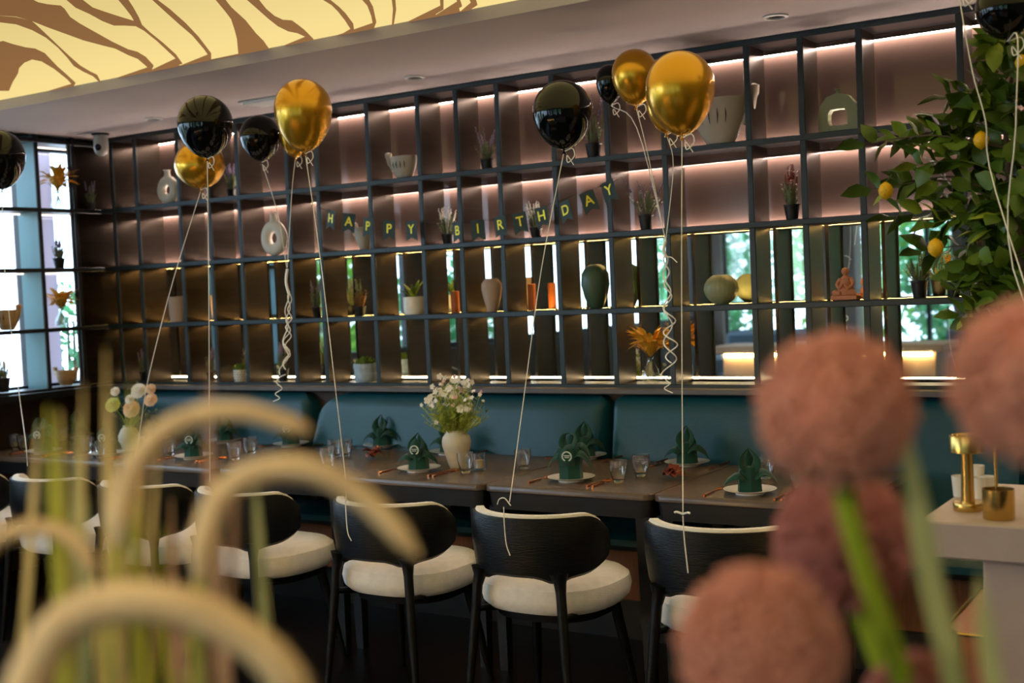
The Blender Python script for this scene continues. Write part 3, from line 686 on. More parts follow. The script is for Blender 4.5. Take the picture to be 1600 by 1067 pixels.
potted(spot(225, 4, .06), .024, .055, .20, 'dark violet potted lavender on the lowest row, left', seed=13, spread=.035, grp='lavender pots')
potted(spot(330, 4, .08), .024, .05, .21, 'dim potted lavender on the lowest row behind a straight ribbon', seed=14, spread=.035, grp='lavender pots')
p = spot(376, 4, .05); e = thing('small_planter', 'small patterned black and white pot with green moss', 'potted plant', p)
MB().lathe([(0, 0), (.034, 0), (.038, .03), (.038, .066), (.033, .066), (.03, .055), (0, .055)], p, 24, cap0=False, cap1=False).build('pot', K['white'], e)
g = MB()
for j in range(4):
    for k in range(16):
        a = 2*PI*(k+.5*(j % 2))/16; c = p+Vector((.0378*math.cos(a), .0378*math.sin(a), .012+.014*j)); g.ball(c, .0035, 6)
tag(g.build('dot_pattern', K['slit'], e), 'black dots around the pot', kind='stuff')
def mossball(c, rx, rz, e, m='moss', n=160, seed=1, L=.014):
    rnd = random.Random(seed); g = MB(); g.ball(c, rx*.8, 12, sz=rz/rx)
    for i in range(n):
        a = rnd.uniform(0, 2*PI); t = rnd.uniform(-.1, 1); r_ = math.sqrt(max(0, 1-t*t)); b = Vector((math.cos(a)*r_, math.sin(a)*r_, t))
        q = Vector((c[0]+b.x*rx*.78, c[1]+b.y*rx*.78, c[2]+b.z*rz*.78)); d = (b+Vector((rnd.uniform(-.5, .5), rnd.uniform(-.5, .5), .3))).normalized()*L*rnd.uniform(.6, 1.3)
        g.petal([q, q+d*.5, q+d], [.002, .0035, .0005], (-math.sin(a), math.cos(a), 0), .2)
    return tag(g.build('moss', K[m], e), kind='stuff')
mossball(p+Vector((0, 0, .068)), .042, .03, e, seed=3)
potted(spot(443, 4, .06), .032, .07, .225, 'potted lavender beside the end of the left curled ribbon', seed=15, spread=.05, grp='lavender pots')
p = spot(572, 4, .05); e = thing('banded_planter', 'pale blue banded ceramic pot topped with green moss', 'potted plant', p)
MB().lathe([(0, 0), (.05, 0), (.056, .008), (.058, .02), (.061, .022), (.062, .045), (.059, .047), (.060, .07), (.063, .072), (.063, .098), (.056, .098), (.054, .085), (0, .085)], p, 28, cap0=False, cap1=False).build('pot', K['band'], e)
mossball(p+Vector((0, 0, .098)), .068, .032, e, seed=4, n=260)
def leafvase(p, h, r, H, spread, label, seed, grp=None, n=46):
    rnd = random.Random(seed); e = thing('dried_leaf_vase', label, 'vase', p, grp)
    MB().lathe(sc([(0, 0), (.7, 0), (1, .08), (1.02, .25), (.8, .5), (.42, .75), (.36, .88), (.46, 1), (.40, 1), (.30, .88), (.36, .76), (.74, .5), (.95, .25), (.92, .1), (0, .06)], r, h), p, 24, cap0=False, cap1=False).build('glass_body', K['pane_v'], e)
    g = MB()
    for i in range(9):
        a = 2*PI*i/9; g.tube([p+Vector((r*.5*math.cos(a), r*.5*math.sin(a), .012)), p+Vector((-r*.1*math.cos(a), -r*.1*math.sin(a), h*.9)), p+Vector((-spread*.3*math.cos(a), -spread*.3*math.sin(a), h+.04))], .0012, 5)
    g.build('stems', K['bark'], e)
    for i in range(n):
        a = rnd.uniform(0, 2*PI); s = spread*rnd.uniform(.35, 1); z1 = h+(H-h)*rnd.uniform(.1, 1)*(1.15-.5*s/spread)
        q0 = p+Vector((0, 0, h*.95)); q2 = p+Vector((s*math.cos(a), s*math.sin(a)*.75, z1)); q1 = (q0+q2)/2+Vector((0, 0, (H-h)*.22)); cv = curve([q0, q1, q2], 4)
        w = [.001, .0015, .004, .007, .010, .012, .010, .006, .001][:len(cv)]
        MB().petal(cv, w, (-math.sin(a), math.cos(a), rnd.uniform(-.4, .4)), rnd.uniform(-.3, .3)).build('dried_leaf', K['yellow'], e)
K['pane_v'] = pane_mat('thin_vase_glass', (.93, .96, .95), .14)
leafvase(spot(1018, 4, .045), .125, .045, .30, .16, 'glass vase of amber dried leaves on the lowest row', 3, n=80)
leafvase(spotL(92, 1), .115, .045, .29, .17, 'glass vase of yellow dried leaves on the window shelf, top row', 4, n=80)
leafvase(spotL(98, 3, -6.29), .115, .042, .26, .15, 'glass vase of yellow dried leaves on the window shelf, third row', 5, n=80)
potted(spotL(93, 2), .034, .06, .20, 'potted lavender on the window shelf, second row', seed=21, spread=.055, grp='lavender pots')
potted(spotL(4, 4, -6.26), .045, .08, .21, 'white heather in a black pot at the left end of the window shelf', bloom='petal_w', seed=22, name='potted_heather', spread=.08)
cupbowl(spotL(12, 3, -6.26), .22, .15, 'brown wooden handled bowl on the window shelf, third row', 'wood_cup', 1, name='wooden_bowl', th=.06)
cupbowl(spotL(104, 4, -6.27), .19, .115, 'small wooden goblet bowl on the window shelf, lowest row', 'wood_cup', 2, False, 'wooden_goblet', 'cup', th=.05)

# ================================================================== BIRTHDAY BANNER
letters = [('H', 517, 345, 14), ('A', 545, 350, 8), ('P', 575, 357, 6), ('P', 608, 361, 3), ('Y', 643, 362, 0), ('B', 715, 364, -2), ('I', 747, 361, -3), ('R', 782, 355, -6), ('T', 813, 350, -8), ('H', 847, 341, -10), ('D', 884, 332, -14), ('A', 921, 317, -18), ('Y', 952, 301, -16)]
BY = -.045
bn = thing('birthday_banner', 'dark green pennant banner with gold letters reading HAPPY BIRTHDAY', 'banner', pY(715, 340, BY))
sp = [pY(x, y, BY) for x, y in [(453, 303), (500, 325), (540, 335), (590, 343), (643, 348), (680, 350), (715, 349), (760, 344), (800, 335), (850, 322), (900, 304), (948, 288), (966, 280)]]
MB().tube(curve(sp, 4), .0012, 5).build('string', K['slit'], bn)
def letter_mesh(ch, h):
    cu = bpy.data.curves.new('letter', 'FONT'); cu.body = ch; cu.size = h*1.38; cu.align_x = 'CENTER'; cu.align_y = 'CENTER'; cu.extrude = .0009; cu.offset = .0006
    o = bpy.data.objects.new('tmp', cu); COL.objects.link(o); bpy.context.view_layer.update()
    me = bpy.data.meshes.new_from_object(o.evaluated_get(bpy.context.evaluated_depsgraph_get())); bpy.data.objects.remove(o); me.name = 'letter'; return me
for i, (ch, x, y, tl) in enumerate(letters):
    c = pY(x, y-2, BY-.002*(i % 3)); w, h = .072, .108; yw = math.radians([-16, 12, -6, 8, -4][i % 5])
    R = Matrix.Rotation(yw, 4, 'Z') @ Matrix.Rotation(math.radians(tl)+.0, 4, 'Y')
    sh2 = [(-w, h*.9), (w, h*.9), (w*1.0, -h), (0, -h*.62), (-w, -h)]
    vs = []
    for dy in (-.0006, .0006): vs += [R@Vector((a*.5, dy, b*.5)) for a, b in sh2]
    g = MB().add(vs, [(0, 4, 3), (0, 3, 1), (1, 3, 2), (5, 8, 9), (5, 6, 8), (6, 7, 8), (0, 1, 6, 5), (1, 2, 7, 6), (2, 3, 8, 7), (3, 4, 9, 8), (4, 0, 5, 9)])
    o = g.build('pennant', K['flag'], bn, False, local=True); o.location = c-bn.location
    me = letter_mesh(ch, .048); me.materials.clear(); me.materials.append(K['goldfoil'])
    me.transform(R @ Matrix.Translation((0, -.0022, .004)) @ Matrix.Rotation(PI/2, 4, 'X'))
    l = bpy.data.objects.new('letter', me); COL.objects.link(l); l.parent = o; l['label'] = 'gold letter ' + ch

# ================================================================== BALLOONS
def helix(a, b, r, turns, ph=0, n=14, amp=lambda t: 1):
    a, b = Vector(a), Vector(b); out = []; N = int(turns*n)
    for i in range(N+1):
        t = i/N; an = 2*PI*turns*t+ph; out.append(a.lerp(b, t)+Vector((math.cos(an)*r*amp(t), math.sin(an)*r*amp(t)*.8, 0)))
    return out
def balloon(x, y, w, h, Y, m, label, ribbons=(), tilt=0, knot=True):
    c = pY(x, y, Y); k = ppm(c); R = w/2/k; H = h/k
    e = thing('balloon', label, 'balloon', c, 'party balloons'); prof = []; N = 26; zt = H*.5; top = R*1.02; 
    for i in range(N+1):
        t = PI*i/N; cz = -math.cos(t)
        if cz > 0: r = R*math.sin(t); z = zt-top+cz*top
        else: r = R*math.sin(t)*(1-.13*cz*cz) if i else .004; z = zt-top+cz*(H-top)
        prof.append((max(r, .004), z))
    rs = []
    g = MB().lathe(prof, (0, 0, 0), 40, cap0=True); R3 = Matrix.Rotation(math.radians(tilt), 3, 'Y')
    for v in g.v: v.xyz = R3@v+c
    g.build('balloon_skin', K[m], e)
    b = c+R3@Vector((0, 0, -H*.5))
    if knot: MB().lathe([(.004, .004), (.003, -.003), (.004, -.008), (.009, -.014), (.002, -.013)], b, 12).build('knot', K[m], e)
    for r in ribbons:
        MB().tube(curve([b+Vector((0, 0, -.004))]+r, 5), .0018, 6).build('ribbon', K['ribbon'], e)
    # loose curl under the knot
    q = b+Vector((.006, -.004, -.005))
    MB().tube(curve([q, q+Vector((.03, 0, .006)), q+Vector((.036, 0, -.02)), q+Vector((.012, -.004, -.04)), q+Vector((.008, 0, -.015)), q+Vector((.03, .004, -.05))], 5), .0019, 6).build('ribbon_curl', K['ribbon'], e)
    return e, b
L = lambda Y, *pp: [pY(x, y, Y) for x, y in pp]
balloon(321, 198, 86, 97, -1.35, 'black', 'large black balloon at left, in front of a gold one', [L(-1.42, (326, 420), (327, 600), (328, 735)) + L(-1.60, (328, 752))])
balloon(312, 257, 78, 76, -1.10, 'gold', 'gold balloon low behind the left black balloon', [L(-1.15, (270, 440), (232, 590), (216, 690)) + L(-1.3, (205, 742))])
e_, kn = balloon(407, 216, 64, 72, -.75, 'black', 'small black balloon left of the large left gold balloon', [L(-.75, (434, 335), (448, 418))])
# the braid of curled ribbon hanging from it
A = pY(449, 420, -.75); B = pY(446, 585, -.75)
for ph in (0, 2.3, 4.0): MB().tube(helix(pY(450, 455, -.75)+Vector((.004*ph, 0, 0)), B+Vector((.006*(ph-2), 0, .01*ph)), .024, 2.7+.35*ph, ph, 14, lambda t: .25+.75*t*(.8+.3*math.sin(9*t+ph))), .0026, 6).build('ribbon_curl', K['ribbon'], e_)
MB().tube(curve([A, pY(447, 440, -.75), pY(451, 458, -.75)], 5), .006, 8).build('ribbon_knot', K['ribbon'], e_)
MB().tube(curve([B]+L(-.75, (436, 590), (432, 598), (441, 607), (430, 615), (437, 622), (427, 627)), 5), .0022, 6).build('ribbon_curl', K['ribbon'], e_)
balloon(460, 216, 46, 60, -.70, 'gold', 'small gold balloon hidden behind the large left gold one', [L(-.72, (456, 300), (449, 418))])
balloon(474, 181, 90, 114, -1.35, 'gold', 'large gold balloon over the left half of the banner', [L(-1.40, (500, 400), (521, 580), (538, 730)) + L(-1.60, (541, 775), (540, 790)) + L(-1.64, (543, 830), (549, 845))])
balloon(879, 180, 94, 108, -1.35, 'black', 'large black balloon above the end of the banner', [L(-1.45, (846, 420), (820, 610)) + L(-1.6, (799, 765), (796, 784))])
balloon(992, 121, 72, 88, -.80, 'gold', 'medium gold balloon behind the largest gold balloon', [L(-.80, (1012, 240), (1040, 378))])
e_, kn = balloon(953, 132, 44, 62, -.55, 'black', 'small dark balloon peeping out left of the gold pair', [L(-.6, (995, 200), (1041, 378))])
e_, kn = balloon(1063, 146, 108, 132, -1.45, 'gold', 'largest gold balloon, right of centre', [L(-1.50, (1065, 420), (1066, 640)) + L(-1.62, (1067, 780), (1067, 800))])
tail = MB().tube(curve(L(-1.66, (1067, 806), (1069, 840), (1075, 895)), 5), .0021, 6).build('ribbon', K['ribbon'], e_)
g = MB(); q = pY(1067, 803, -1.62)
for s in (-1, 1): g.tube(curve([q, q+Vector((s*.018, -.004, .006)), q+Vector((s*.026, -.004, .004))], 3), .0035, 6)
g.build('ribbon_bow', K['ribbon'], e_)
e_, kn = balloon(1040, 168, 60, 80, -.95, 'gold', 'gold balloon almost wholly behind the largest gold balloon', [L(-.9, (1052, 260), (1040, 378))])
B = pY(1047, 588, -.8)
for ph in (0, 2.6): MB().tube(helix(pY(1040, 400, -.8), B+Vector((.004*ph, 0, .02*ph)), .032, 3.6+.3*ph, ph, 14, lambda t: .25+.75*t*(.85+.25*math.sin(8*t+ph))), .0028, 6).build('ribbon_curl', K['ribbon'], e_)
MB().tube(curve(L(-.82, (1040, 376), (1037, 390), (1041, 402)), 4), .006, 8).build('ribbon_knot', K['ribbon'], e_)
MB().tube(curve(L(-.82, (1040, 402), (1049, 402), (1058, 410)), 4), .002, 6).build('ribbon_curl', K['ribbon'], e_)
MB().tube(curve([B]+L(-.8, (1040, 592), (1046, 600), (1038, 607), (1051, 614)), 4), .0022, 6).build('ribbon_curl', K['ribbon'], e_)
balloon(0, 250, 76, 92, -1.30, 'black', 'black balloon cut off by the left picture edge', [L(-1.35, (8, 430), (28, 600)) + L(-1.55, (40, 690), (43, 728))])
balloon(1572, 14, 92, 96, -1.50, 'black', 'black balloon cut off at the top right above the lemon tree', [L(-1.6, (1590, 60), (1587, 200), (1583, 420)) + [Vector((-.40, -1.9, 1.0))]])
balloon(1496, -62, 92, 96, -1.45, 'black', 'black balloon just above the picture, its ribbon hanging before the lemon tree', [L(-1.5, (1519, 110), (1540, 190), (1556, 300))+[Vector((-.44, -1.9, 1.0))]])
# ribbon loop and tail on the middle chair
t = MB(); q = pY(793, 787, -1.62)
t.tube(curve(L(-1.62, (777, 788), (780, 780), (788, 778), (795, 786), (798, 790)), 4), .002, 6); t.tube(curve(L(-1.63, (787, 792), (788, 820), (791, 850), (797, 868)), 4), .002, 6)
tag(t.build('tied_ribbon', K['ribbon']), 'white ribbon loop tied over the back of the middle chair', 'ribbon')

# ================================================================== ON THE TABLES
T = lambda x, y: pz(x, y, TZ)
def napkin(p, rz, tall, emb, label):
    R = Matrix.Rotation(rz, 3, 'Z'); e = thing('folded_napkin', label, 'napkin', p, 'green folded napkins')
    A = lambda x, y, z: p+R@Vector((x, y, z))
    def hexr(r, z, sy=.8, tw=0, n=6): return [A(r*math.cos(2*PI*k/n-PI/2+tw), r*sy*math.sin(2*PI*k/n-PI/2+tw), z) for k in range(n)]
    hh = .052 if tall else 0
    g = MB()
    if tall: g.rings([hexr(.050, 0), hexr(.049, .066), hexr(.053, .07), hexr(.055, .098), hexr(.048, .122), hexr(.026, .134)], True, True)
    else: g.rings([hexr(.048, 0), hexr(.044, .05), hexr(.042, .075), hexr(.030, .088)], True, True)
    g.build('napkin_body', K['napkin'], e)
    z0 = .118 if tall else .072; zt = .182 if tall else .158
    # the pointed hood: two leaves meeting at the tip, open in front
    for s in (-1, 1):
        MB().petal(curve([A(s*.012, -.022, z0), A(s*.026, -.012, z0+.028), A(s*.022, -.004, z0+.055), A(0, .004, zt)], 4), [.012, .015, .018, .019, .018, .016, .014, .012, .009, .007, .004, .002, .001], R@Vector((-s*.75, .65, 0)), .05).build('napkin_tip', K['napkin'], e, solid=.0018)
    MB().petal(curve([A(0, .018, z0-.01), A(0, .022, z0+.03), A(0, .012, zt-.005)], 4), [.034, .035, .034, .032, .028, .021, .013, .006, .001], R@Vector((1, 0, 0)), .25).build('napkin_tip', K['napkin'], e, solid=.0018)
    for s in (-1, 1):
        MB().petal(curve([A(s*.016, -.036, z0*.62), A(s*.045, -.03, z0*.72+.014), A(s*.078, -.022, z0*.5+.012), A(s*.096, -.016, .024)], 4), [.010, .015, .019, .021, .021, .020, .018, .016, .013, .010, .007, .004, .001], R@Vector((0, .85, .5)), .35).build('napkin_fold', K['napkin'], e, solid=.0018)
        if tall: MB().petal(curve([A(s*.018, .0, .128), A(s*.045, .006, .128), A(s*.066, .010, .104), A(s*.078, .012, .075)], 4), [.008, .012, .015, .017, .017, .016, .015, .013, .011, .009, .006, .004, .001], R@Vector((0, .85, .5)), .3).build('napkin_fold', K['napkin'], e, solid=.0018)
    if emb:
        g = MB(); yc = -.0475 if tall else -.043; zc = .094 if tall else .088; r = .0185
        if not tall: MB().petal([A(0, yc+.012, .055), A(0, yc+.004, .085), A(0, yc+.012, .118), A(0, yc+.02, .14)], [.026, .028, .018, .002], R@Vector((1, 0, 0)), -.12).build('napkin_tip', K['napkin'], e, solid=.0018)
        else: MB().petal([A(0, yc+.010, .055), A(0, yc+.004, .075), A(0, yc+.004, .100), A(0, yc+.015, .125)], [.028, .031, .03, .016], R@Vector((1, 0, 0)), -.06).build('napkin_tip', K['napkin'], e, solid=.0018)
        for k in range(22):
            a = 2*PI*k/22-PI/2
            if 1 < k < 21: g.box(A(r*math.cos(a), yc-.0005+.0, zc+r*math.sin(a)), (.0062, .0014, .0040), rz)
        for k in range(5): g.box(A(-.010+.005*k, yc-.0005, zc+.003), (.0032, .0014, .0056 if k % 2 else .0042), rz)
        for k in range(4): g.box(A(-.0075+.005*k, yc-.0005, zc-.004), (.0036, .0014, .0034), rz)
        tag(g.build('embroidered_emblem', K['emblem'], e, False), 'pale round wreath emblem with lettering')
    return e
def plate(p, label):
    o = MB().lathe([(0, .0), (.052, 0), (.053, .006), (.094, .0175), (.0955, .019), (.093, .0195), (.055, .009), (0, .008)], p, 40, cap0=False, cap1=False).build('plate', K['white']); return tag(o, label, 'plate', 'white side plates')
def cutlery(p, kind, label, flip=1, rz=0):
    e = thing(kind, label, kind, p, 'rose gold cutlery'); R = Matrix.Rotation(rz, 3, 'Z')
    A = lambda x, y, z=.004: p+R@Vector((x, y*flip, z))
    g = MB(); g.tube([A(0, -.10), A(0, -.05), A(0, .0)], [.0042, .0036, .0022], 8); g.build('handle', K['handle'], e)
    MB().tube([A(0, -.106), A(0, -.088)], [.0046, .0043], 8).build('handle_cap', K['copper'], e)
    h = MB()
    if kind == 'knife': h.petal([A(0, 0), A(0, .03), A(.001, .07), A(0, .098)], [.003, .008, .0085, .001], R@Vector((1, 0, 0)), 0)
    elif kind == 'spoon': h.petal([A(0, 0), A(0, .035), A(0, .05), A(0, .07), A(0, .085), A(0, .092)], [.002, .0025, .012, .017, .012, .002], R@Vector((1, 0, 0)), .35)
    else:
        h.petal([A(0, 0), A(0, .035), A(0, .05)], [.002, .003, .010], R@Vector((1, 0, 0)), .2)
        for k in range(4): h.petal([A(-.0085+.0057*k, .05), A(-.0085+.0057*k, .075), A(-.0085+.0057*k, .09)], [.002, .0016, .0006], R@Vector((1, 0, 0)), .1)
    h.build('blade' if kind == 'knife' else 'bowl' if kind == 'spoon' else 'tines', K['copper'], e, solid=.0016)
K['handle'] = mat('dark_rose_handle', (150, 84, 56), .3, .8, .1, 10)
def tumbler(px, py, label, s=1.):
    p = T(px, py); e = thing('water_glass', label, 'glass', p, 'water glasses')
    h, r0, r1 = .086*s, .024*s, .036*s
    MB().lathe([(0, .001), (r0*.9, .0), (r0, .003), (r1*.97, h*.6), (r1, h*.8), (r1*.99, h), (r1*.93, h), (r1*.90, h*.6), (r0*.86, .016), (r0*.6, .012), (0, .0115)], p, 28, cap0=False, cap1=False).build('glass_body', K['glass'], e)
# front row and far row of place settings: plate, napkin, fork and spoon, knife
PL = [
 (893, 751, 1, 1, 12, 'the tall double napkin', True), (1172, 771, 0, 0, 30, 'the plain napkin furthest right', True), (655, 736, 0, 1, 14, 'the napkin left of the white vase', True),
 (303, 716, 0, 1, 20, 'the napkin inside the cream grass arch', True), (168, 712, 0, 1, 20, 'the napkin beside the bouquet of carnations', True), (68, 708, 1, 1, 18, 'the napkin furthest left', True),
 (1074, 727, 0, 0, 10, 'the far-side napkin crossed by the straight ribbon', False), (915, 716, 0, 0, 15, 'the far-side napkin hidden behind the tall one', False), (702, 709, 0, 0, 10, 'the far-side napkin behind the white vase', False),
 (597, 699, 0, 0, 12, 'the far-side napkin against the teal cushion', False), (455, 697, 0, 1, 15, 'the far-side napkin left of the cushion gap', False), (352, 691, 0, 0, 12, 'the far-side napkin above the cream arch', False),
 (240, 688, 0, 0, 12, 'the far-side napkin behind the carnations', False), (122, 684, 0, 0, 12, 'the far-side napkin at the left end', False)]
for i, (x, y, tall, emb, rz, d, front) in enumerate(PL):
    c = T(x, y); s = 1 if front else -1
    plate(c, 'white plate under ' + d)
    napkin(c+Vector((0, 0, .0095)), math.radians(rz), tall, emb, 'forest green cloth napkin folded to a point, ' + d.replace('the ', '', 1) if len(d.split()) < 8 else 'forest green napkin folded to a point, ' + d.replace('the ', '', 1))
    zz = Vector((0, 0, 0))
    for kind, dx in () if i == 13 else (('fork', -.135), ('knife', .13), ('spoon', .155)):
        q = c+Vector((dx*s, (-.012 if front else .012), .0005)); q.z = TZ+.0005
        cutlery(q, kind, 'rose gold %s beside %s' % (kind, d), s, math.radians(3*s))
for px, py, l in [(24, 702, 'leftmost water glass on the table'), (38, 704, 'water glass overlapping the leftmost glass'), (98, 693, 'water glass in front of the left end plates'), (137, 707, 'water glass between the two leftmost emblem napkins'), (158, 715, 'water glass directly before the carnation-side napkin'), (265, 711, 'water glass left of the napkin inside the arch'),
   (367, 718, 'water glass at left of the pair inside the arch'), (392, 709, 'water glass at right of the pair inside the arch'), (513, 728, 'nearest water glass of three left of the copper ornament'), (524, 714, 'middle water glass of three left of the copper ornament'), (540, 713, 'water glass of three nearest the straight ribbon'),
   (728, 738, 'water glass in front of the white vase'), (818, 732, 'water glass right of the diagonal ribbon'), (967, 753, 'water glass right of the tall double napkin'), (1002, 743, 'water glass in front of the cushion gap'), (1197, 747, 'water glass behind the plain right napkin'), (1250, 768, 'water glass furthest right, beside the pink bloom')]:
    tumbler(px, py, l)
p = T(750, 734); e = thing('candle_glass', 'small glass holding a cream candle, right of the white vase', 'candle', p)
MB().lathe([(0, 0), (.026, 0), (.027, .004), (.027, .072), (.0245, .072), (.0245, .008), (0, .007)], p, 28, cap0=False, cap1=False).build('glass_holder', K['glass'], e)
MB().lathe([(0, .009), (.017, .009), (.017, .044), (0, .043)], p, 20, cap0=False, cap1=False).build('candle', K['candle'], e)
for px, py, l in [(583, 717, 'dark copper-red leafy ornament left of the emblem napkin'), (1052, 748, 'dark copper-red leafy ornament by the straight ribbon')]:
    p = T(px, py); e = thing('leaf_ornament', l, 'ornament', p); rnd = random.Random(px)
    for k in range(11):
        a = 2*PI*k/11+rnd.uniform(-.2, .2); s = rnd.uniform(.03, .06); z1 = rnd.uniform(.005, .055)
        MB().petal(curve([p+Vector((0, 0, .008)), p+Vector((s*.6*math.cos(a), s*.6*math.sin(a), z1*.7+.018)), p+Vector((s*math.cos(a), s*math.sin(a), z1))], 3), [.005, .012, .018, .021, .018, .011, .003], (-math.sin(a), math.cos(a), .2), .3).build('leaf', K['dark_red'], e, solid=.0015)
# white vase with wild flowers
p = T(715, 731); ve = thing('flower_vase', 'white shouldered vase full of small white wild flowers', 'vase', p)
MB().lathe(sc([(0, 0), (.48, 0), (.52, .01), (.62, .12), (.8, .36), (.97, .58), (1, .70), (.93, .82), (.74, .90), (.66, .94), (.67, .985), (.70, 1), (.63, 1), (.58, .93), (.5, .8), (0, .78)], .064, .168), p, 40, cap0=False, cap1=False).build('vase_body', K['offwhite'], ve)
rnd = random.Random(11); top = p+Vector((0, 0, .155)); g = MB(); tips = []
for i in range(170):
    a = rnd.uniform(0, 2*PI); s = rnd.uniform(.0, .165); h = rnd.uniform(.06, .25)*(1-.35*(s/.165)**2)
    t = top+Vector((s*math.cos(a), s*math.sin(a)*.8, h)); b = top+Vector((.03*math.cos(a)*s/.165, .03*math.sin(a)*s/.165, -.01)); m_ = (b+t)/2+Vector((s*.12*math.cos(a), s*.12*math.sin(a), .008))
    cv = curve([b, m_, t], 3); g.tube(cv, .0011, 4); tips.append((t, a, s))
    for k in range(7):
        q = b.lerp(t, .15+.12*k); an = rnd.uniform(0, 2*PI); d = Vector((math.cos(an), math.sin(an), .7)).normalized()*rnd.uniform(.018, .038)
        g.petal([q, q+d*.5, q+d], [.001, rnd.uniform(.004, .007), .0008], (-math.sin(an), math.cos(an), .2), .3)
tag(g.build('stems_and_leaves', K['leaf3'] if 'leaf3' in K else mat('fresh_wild_green', (158, 172, 74), .6, 0, .3, 12), ve), kind='stuff')
def bloom(c, r, m, parent, n=5, up=None):
    nrm = (up or Vector((rnd.uniform(-.6, .8), rnd.uniform(-1, -.1), rnd.uniform(.0, .9)))).normalized(); a0 = nrm.orthogonal().normalized(); b0 = nrm.cross(a0); g = MB()
    for k in range(n):
        a = 2*PI*k/n; d = a0*math.cos(a)+b0*math.sin(a); sd = nrm.cross(d)
        g.petal([c, c+d*r*.45+nrm*r*.15, c+d*r*.8+nrm*r*.2, c+d*r], [r*.12, r*.36, r*.36, r*.12], sd, .15)
    g.ball(c+nrm*r*.1, r*.2, 6)
    return g.build('flower', m, parent)
for i, (t, a, s) in enumerate(sorted(tips, key=lambda q: -q[0].z)[:95]):
    m = K['petal_w'] if i % 6 else K['petal_pk']; bloom(t, rnd.uniform(.008, .015), m, ve)
for dx, dz, r_ in [(-.145, .145, .019), (-.125, .16, .015), (.062, .11, .020), (.105, .11, .017), (-.035, .175, .018), (-.06, .185, .015), (.09, .225, .014), (-.095, .05, .012), (-.06, .25, .015), (.03, .23, .013), (.0, .2, .014)]:
    t = top+Vector((dx*.84+.01, dx*.54*0-.045, dz)); MB().tube([top, (top+t)/2+Vector((0, 0, .01)), t], .0011, 4).build('stem', K['leaf2'], ve)
    bloom(t, r_, K['petal_w'] if dz != .03 else K['petal_pk'], ve, 5, Vector((.4, -1, .2)))
# left vase with carnations
p = T(203, 704); ve = thing('flower_vase', 'round white vase with peach and white carnations and lime bloom', 'vase', p)
MB().lathe(sc([(0, 0), (.5, 0), (.8, .12), (1, .4), (.96, .62), (.7, .85), (.48, .93), (.5, 1), (.44, 1), (.42, .92), (0, .85)], .058, .135), p, 36, cap0=False, cap1=False).build('vase_body', K['offwhite'], ve)
top = p+Vector((0, 0, .125))
def carnation(c, r, m, parent):
    g = MB(); rn = random.Random(int(c.x*1e4)); nrm = Vector((.4, -.8, .45)).normalized(); a0 = nrm.orthogonal().normalized(); b0 = nrm.cross(a0)
    for ring in range(5):
        rr = r*(1-.17*ring); hgt = r*.15*ring
        for k in range(11-ring):
            a = 2*PI*k/(11-ring)+ring*.4; d = a0*math.cos(a)+b0*math.sin(a)
            g.petal([c+nrm*hgt*.5, c+d*rr*.6+nrm*(hgt+r*.1), c+d*rr+nrm*(hgt+r*rn.uniform(0, .25))], [r*.1, r*.26, r*.3], nrm.cross(d), rn.uniform(-.3, .3))
    return g.build('flower', m, parent)
C_ = lambda x, y: pY(x, y, p.y-.03)
for x, y, r_, m in [(217, 611, .042, 'petal_w'), (206, 640, .046, 'petal_p'), (236, 625, .036, 'petal_p'), (236, 608, .028, 'petal_p'), (177, 633, .042, 'petal_g'), (180, 612, .026, 'petal_w'), (203, 624, .026, 'petal_w')]:
    c = C_(x, y); MB().tube(curve([top-Vector((0, 0, .02)), (top+c)/2+Vector((0, .01, -.01)), c], 3), .0018, 5).build('stem', K['leaf2'], ve); carnation(c, r_, K[m], ve)
g = MB()
for x, y in [(165, 590), (190, 585), (215, 582), (172, 605), (240, 650), (160, 650), (185, 597), (228, 590), (150, 618), (250, 640)]:
    c = C_(x, y)+Vector((0, .03, 0)); cv = curve([top, (top+c)/2+Vector((0, 0, .02)), c], 4); g.tube(cv, .0012, 4)
    for k in range(10):
        q = cv[min(len(cv)-1, 2+k//2)]; an = rnd.uniform(0, 2*PI); d = Vector((math.cos(an), math.sin(an)*.5, .5))*.03; g.petal([q, q+d*.5, q+d], [.001, .006, .001], (-math.sin(an), math.cos(an), .3), .3)
tag(g.build('foliage', K['sage'], ve), kind='stuff')

# ================================================================== RIGHT: COUNTER, BRASS LAMPS, SIDE CABINET
KZ = .92
ct = thing('service_counter', 'thick mauve-grey stone counter cut off by the right picture edge', 'counter', (-.1, -1.75, 0))
MB().box((.25, -1.73, .876), (2.12, .60, .087), 0, .004).build('countertop', K['counter'], ct, False)
MB().box((.34, -1.74, .416), (2.02, .50, .83), 0, .004).build('counter_body', K['counter'], ct, False)
MB().box((-.674, -1.74, .822), (.008, .3, .008)).build('light_strip', K['led_low'], ct, False)
p = pz(1513, 797, KZ); k = ppm(p); r = 25.5/k; h = 118/k
lamp = thing('brass_lamp', 'brushed brass mushroom table lamp on the grey counter', 'lamp', p)
MB().lathe([(0, 0), (r*.86, 0), (r*.88, .002), (r*.88, .018), (r*.86, .02), (0, .02)], p, 36, cap0=False, cap1=False).build('base', K['brass'], lamp)
MB().lathe([(r*.40, .019), (r*.36, h*.6), (r*.38, h*.78)], p, 24, cap0=False).build('stem', K['brass'], lamp)
MB().lathe([(0, h*.775), (r*.98, h*.775), (r, h*.78), (r, h*.985), (r*.96, h), (r*.9, h*.985), (0, h*.98)], p, 40, cap0=False, cap1=False).build('lamp_shade', K['brass'], lamp)
p = pz(1561, 810, KZ); k = ppm(p); r = 24/k; h = 47/k
cup = thing('brass_cup_lamp', 'short brushed brass cylinder with a thin rod standing in it', 'lamp', p)
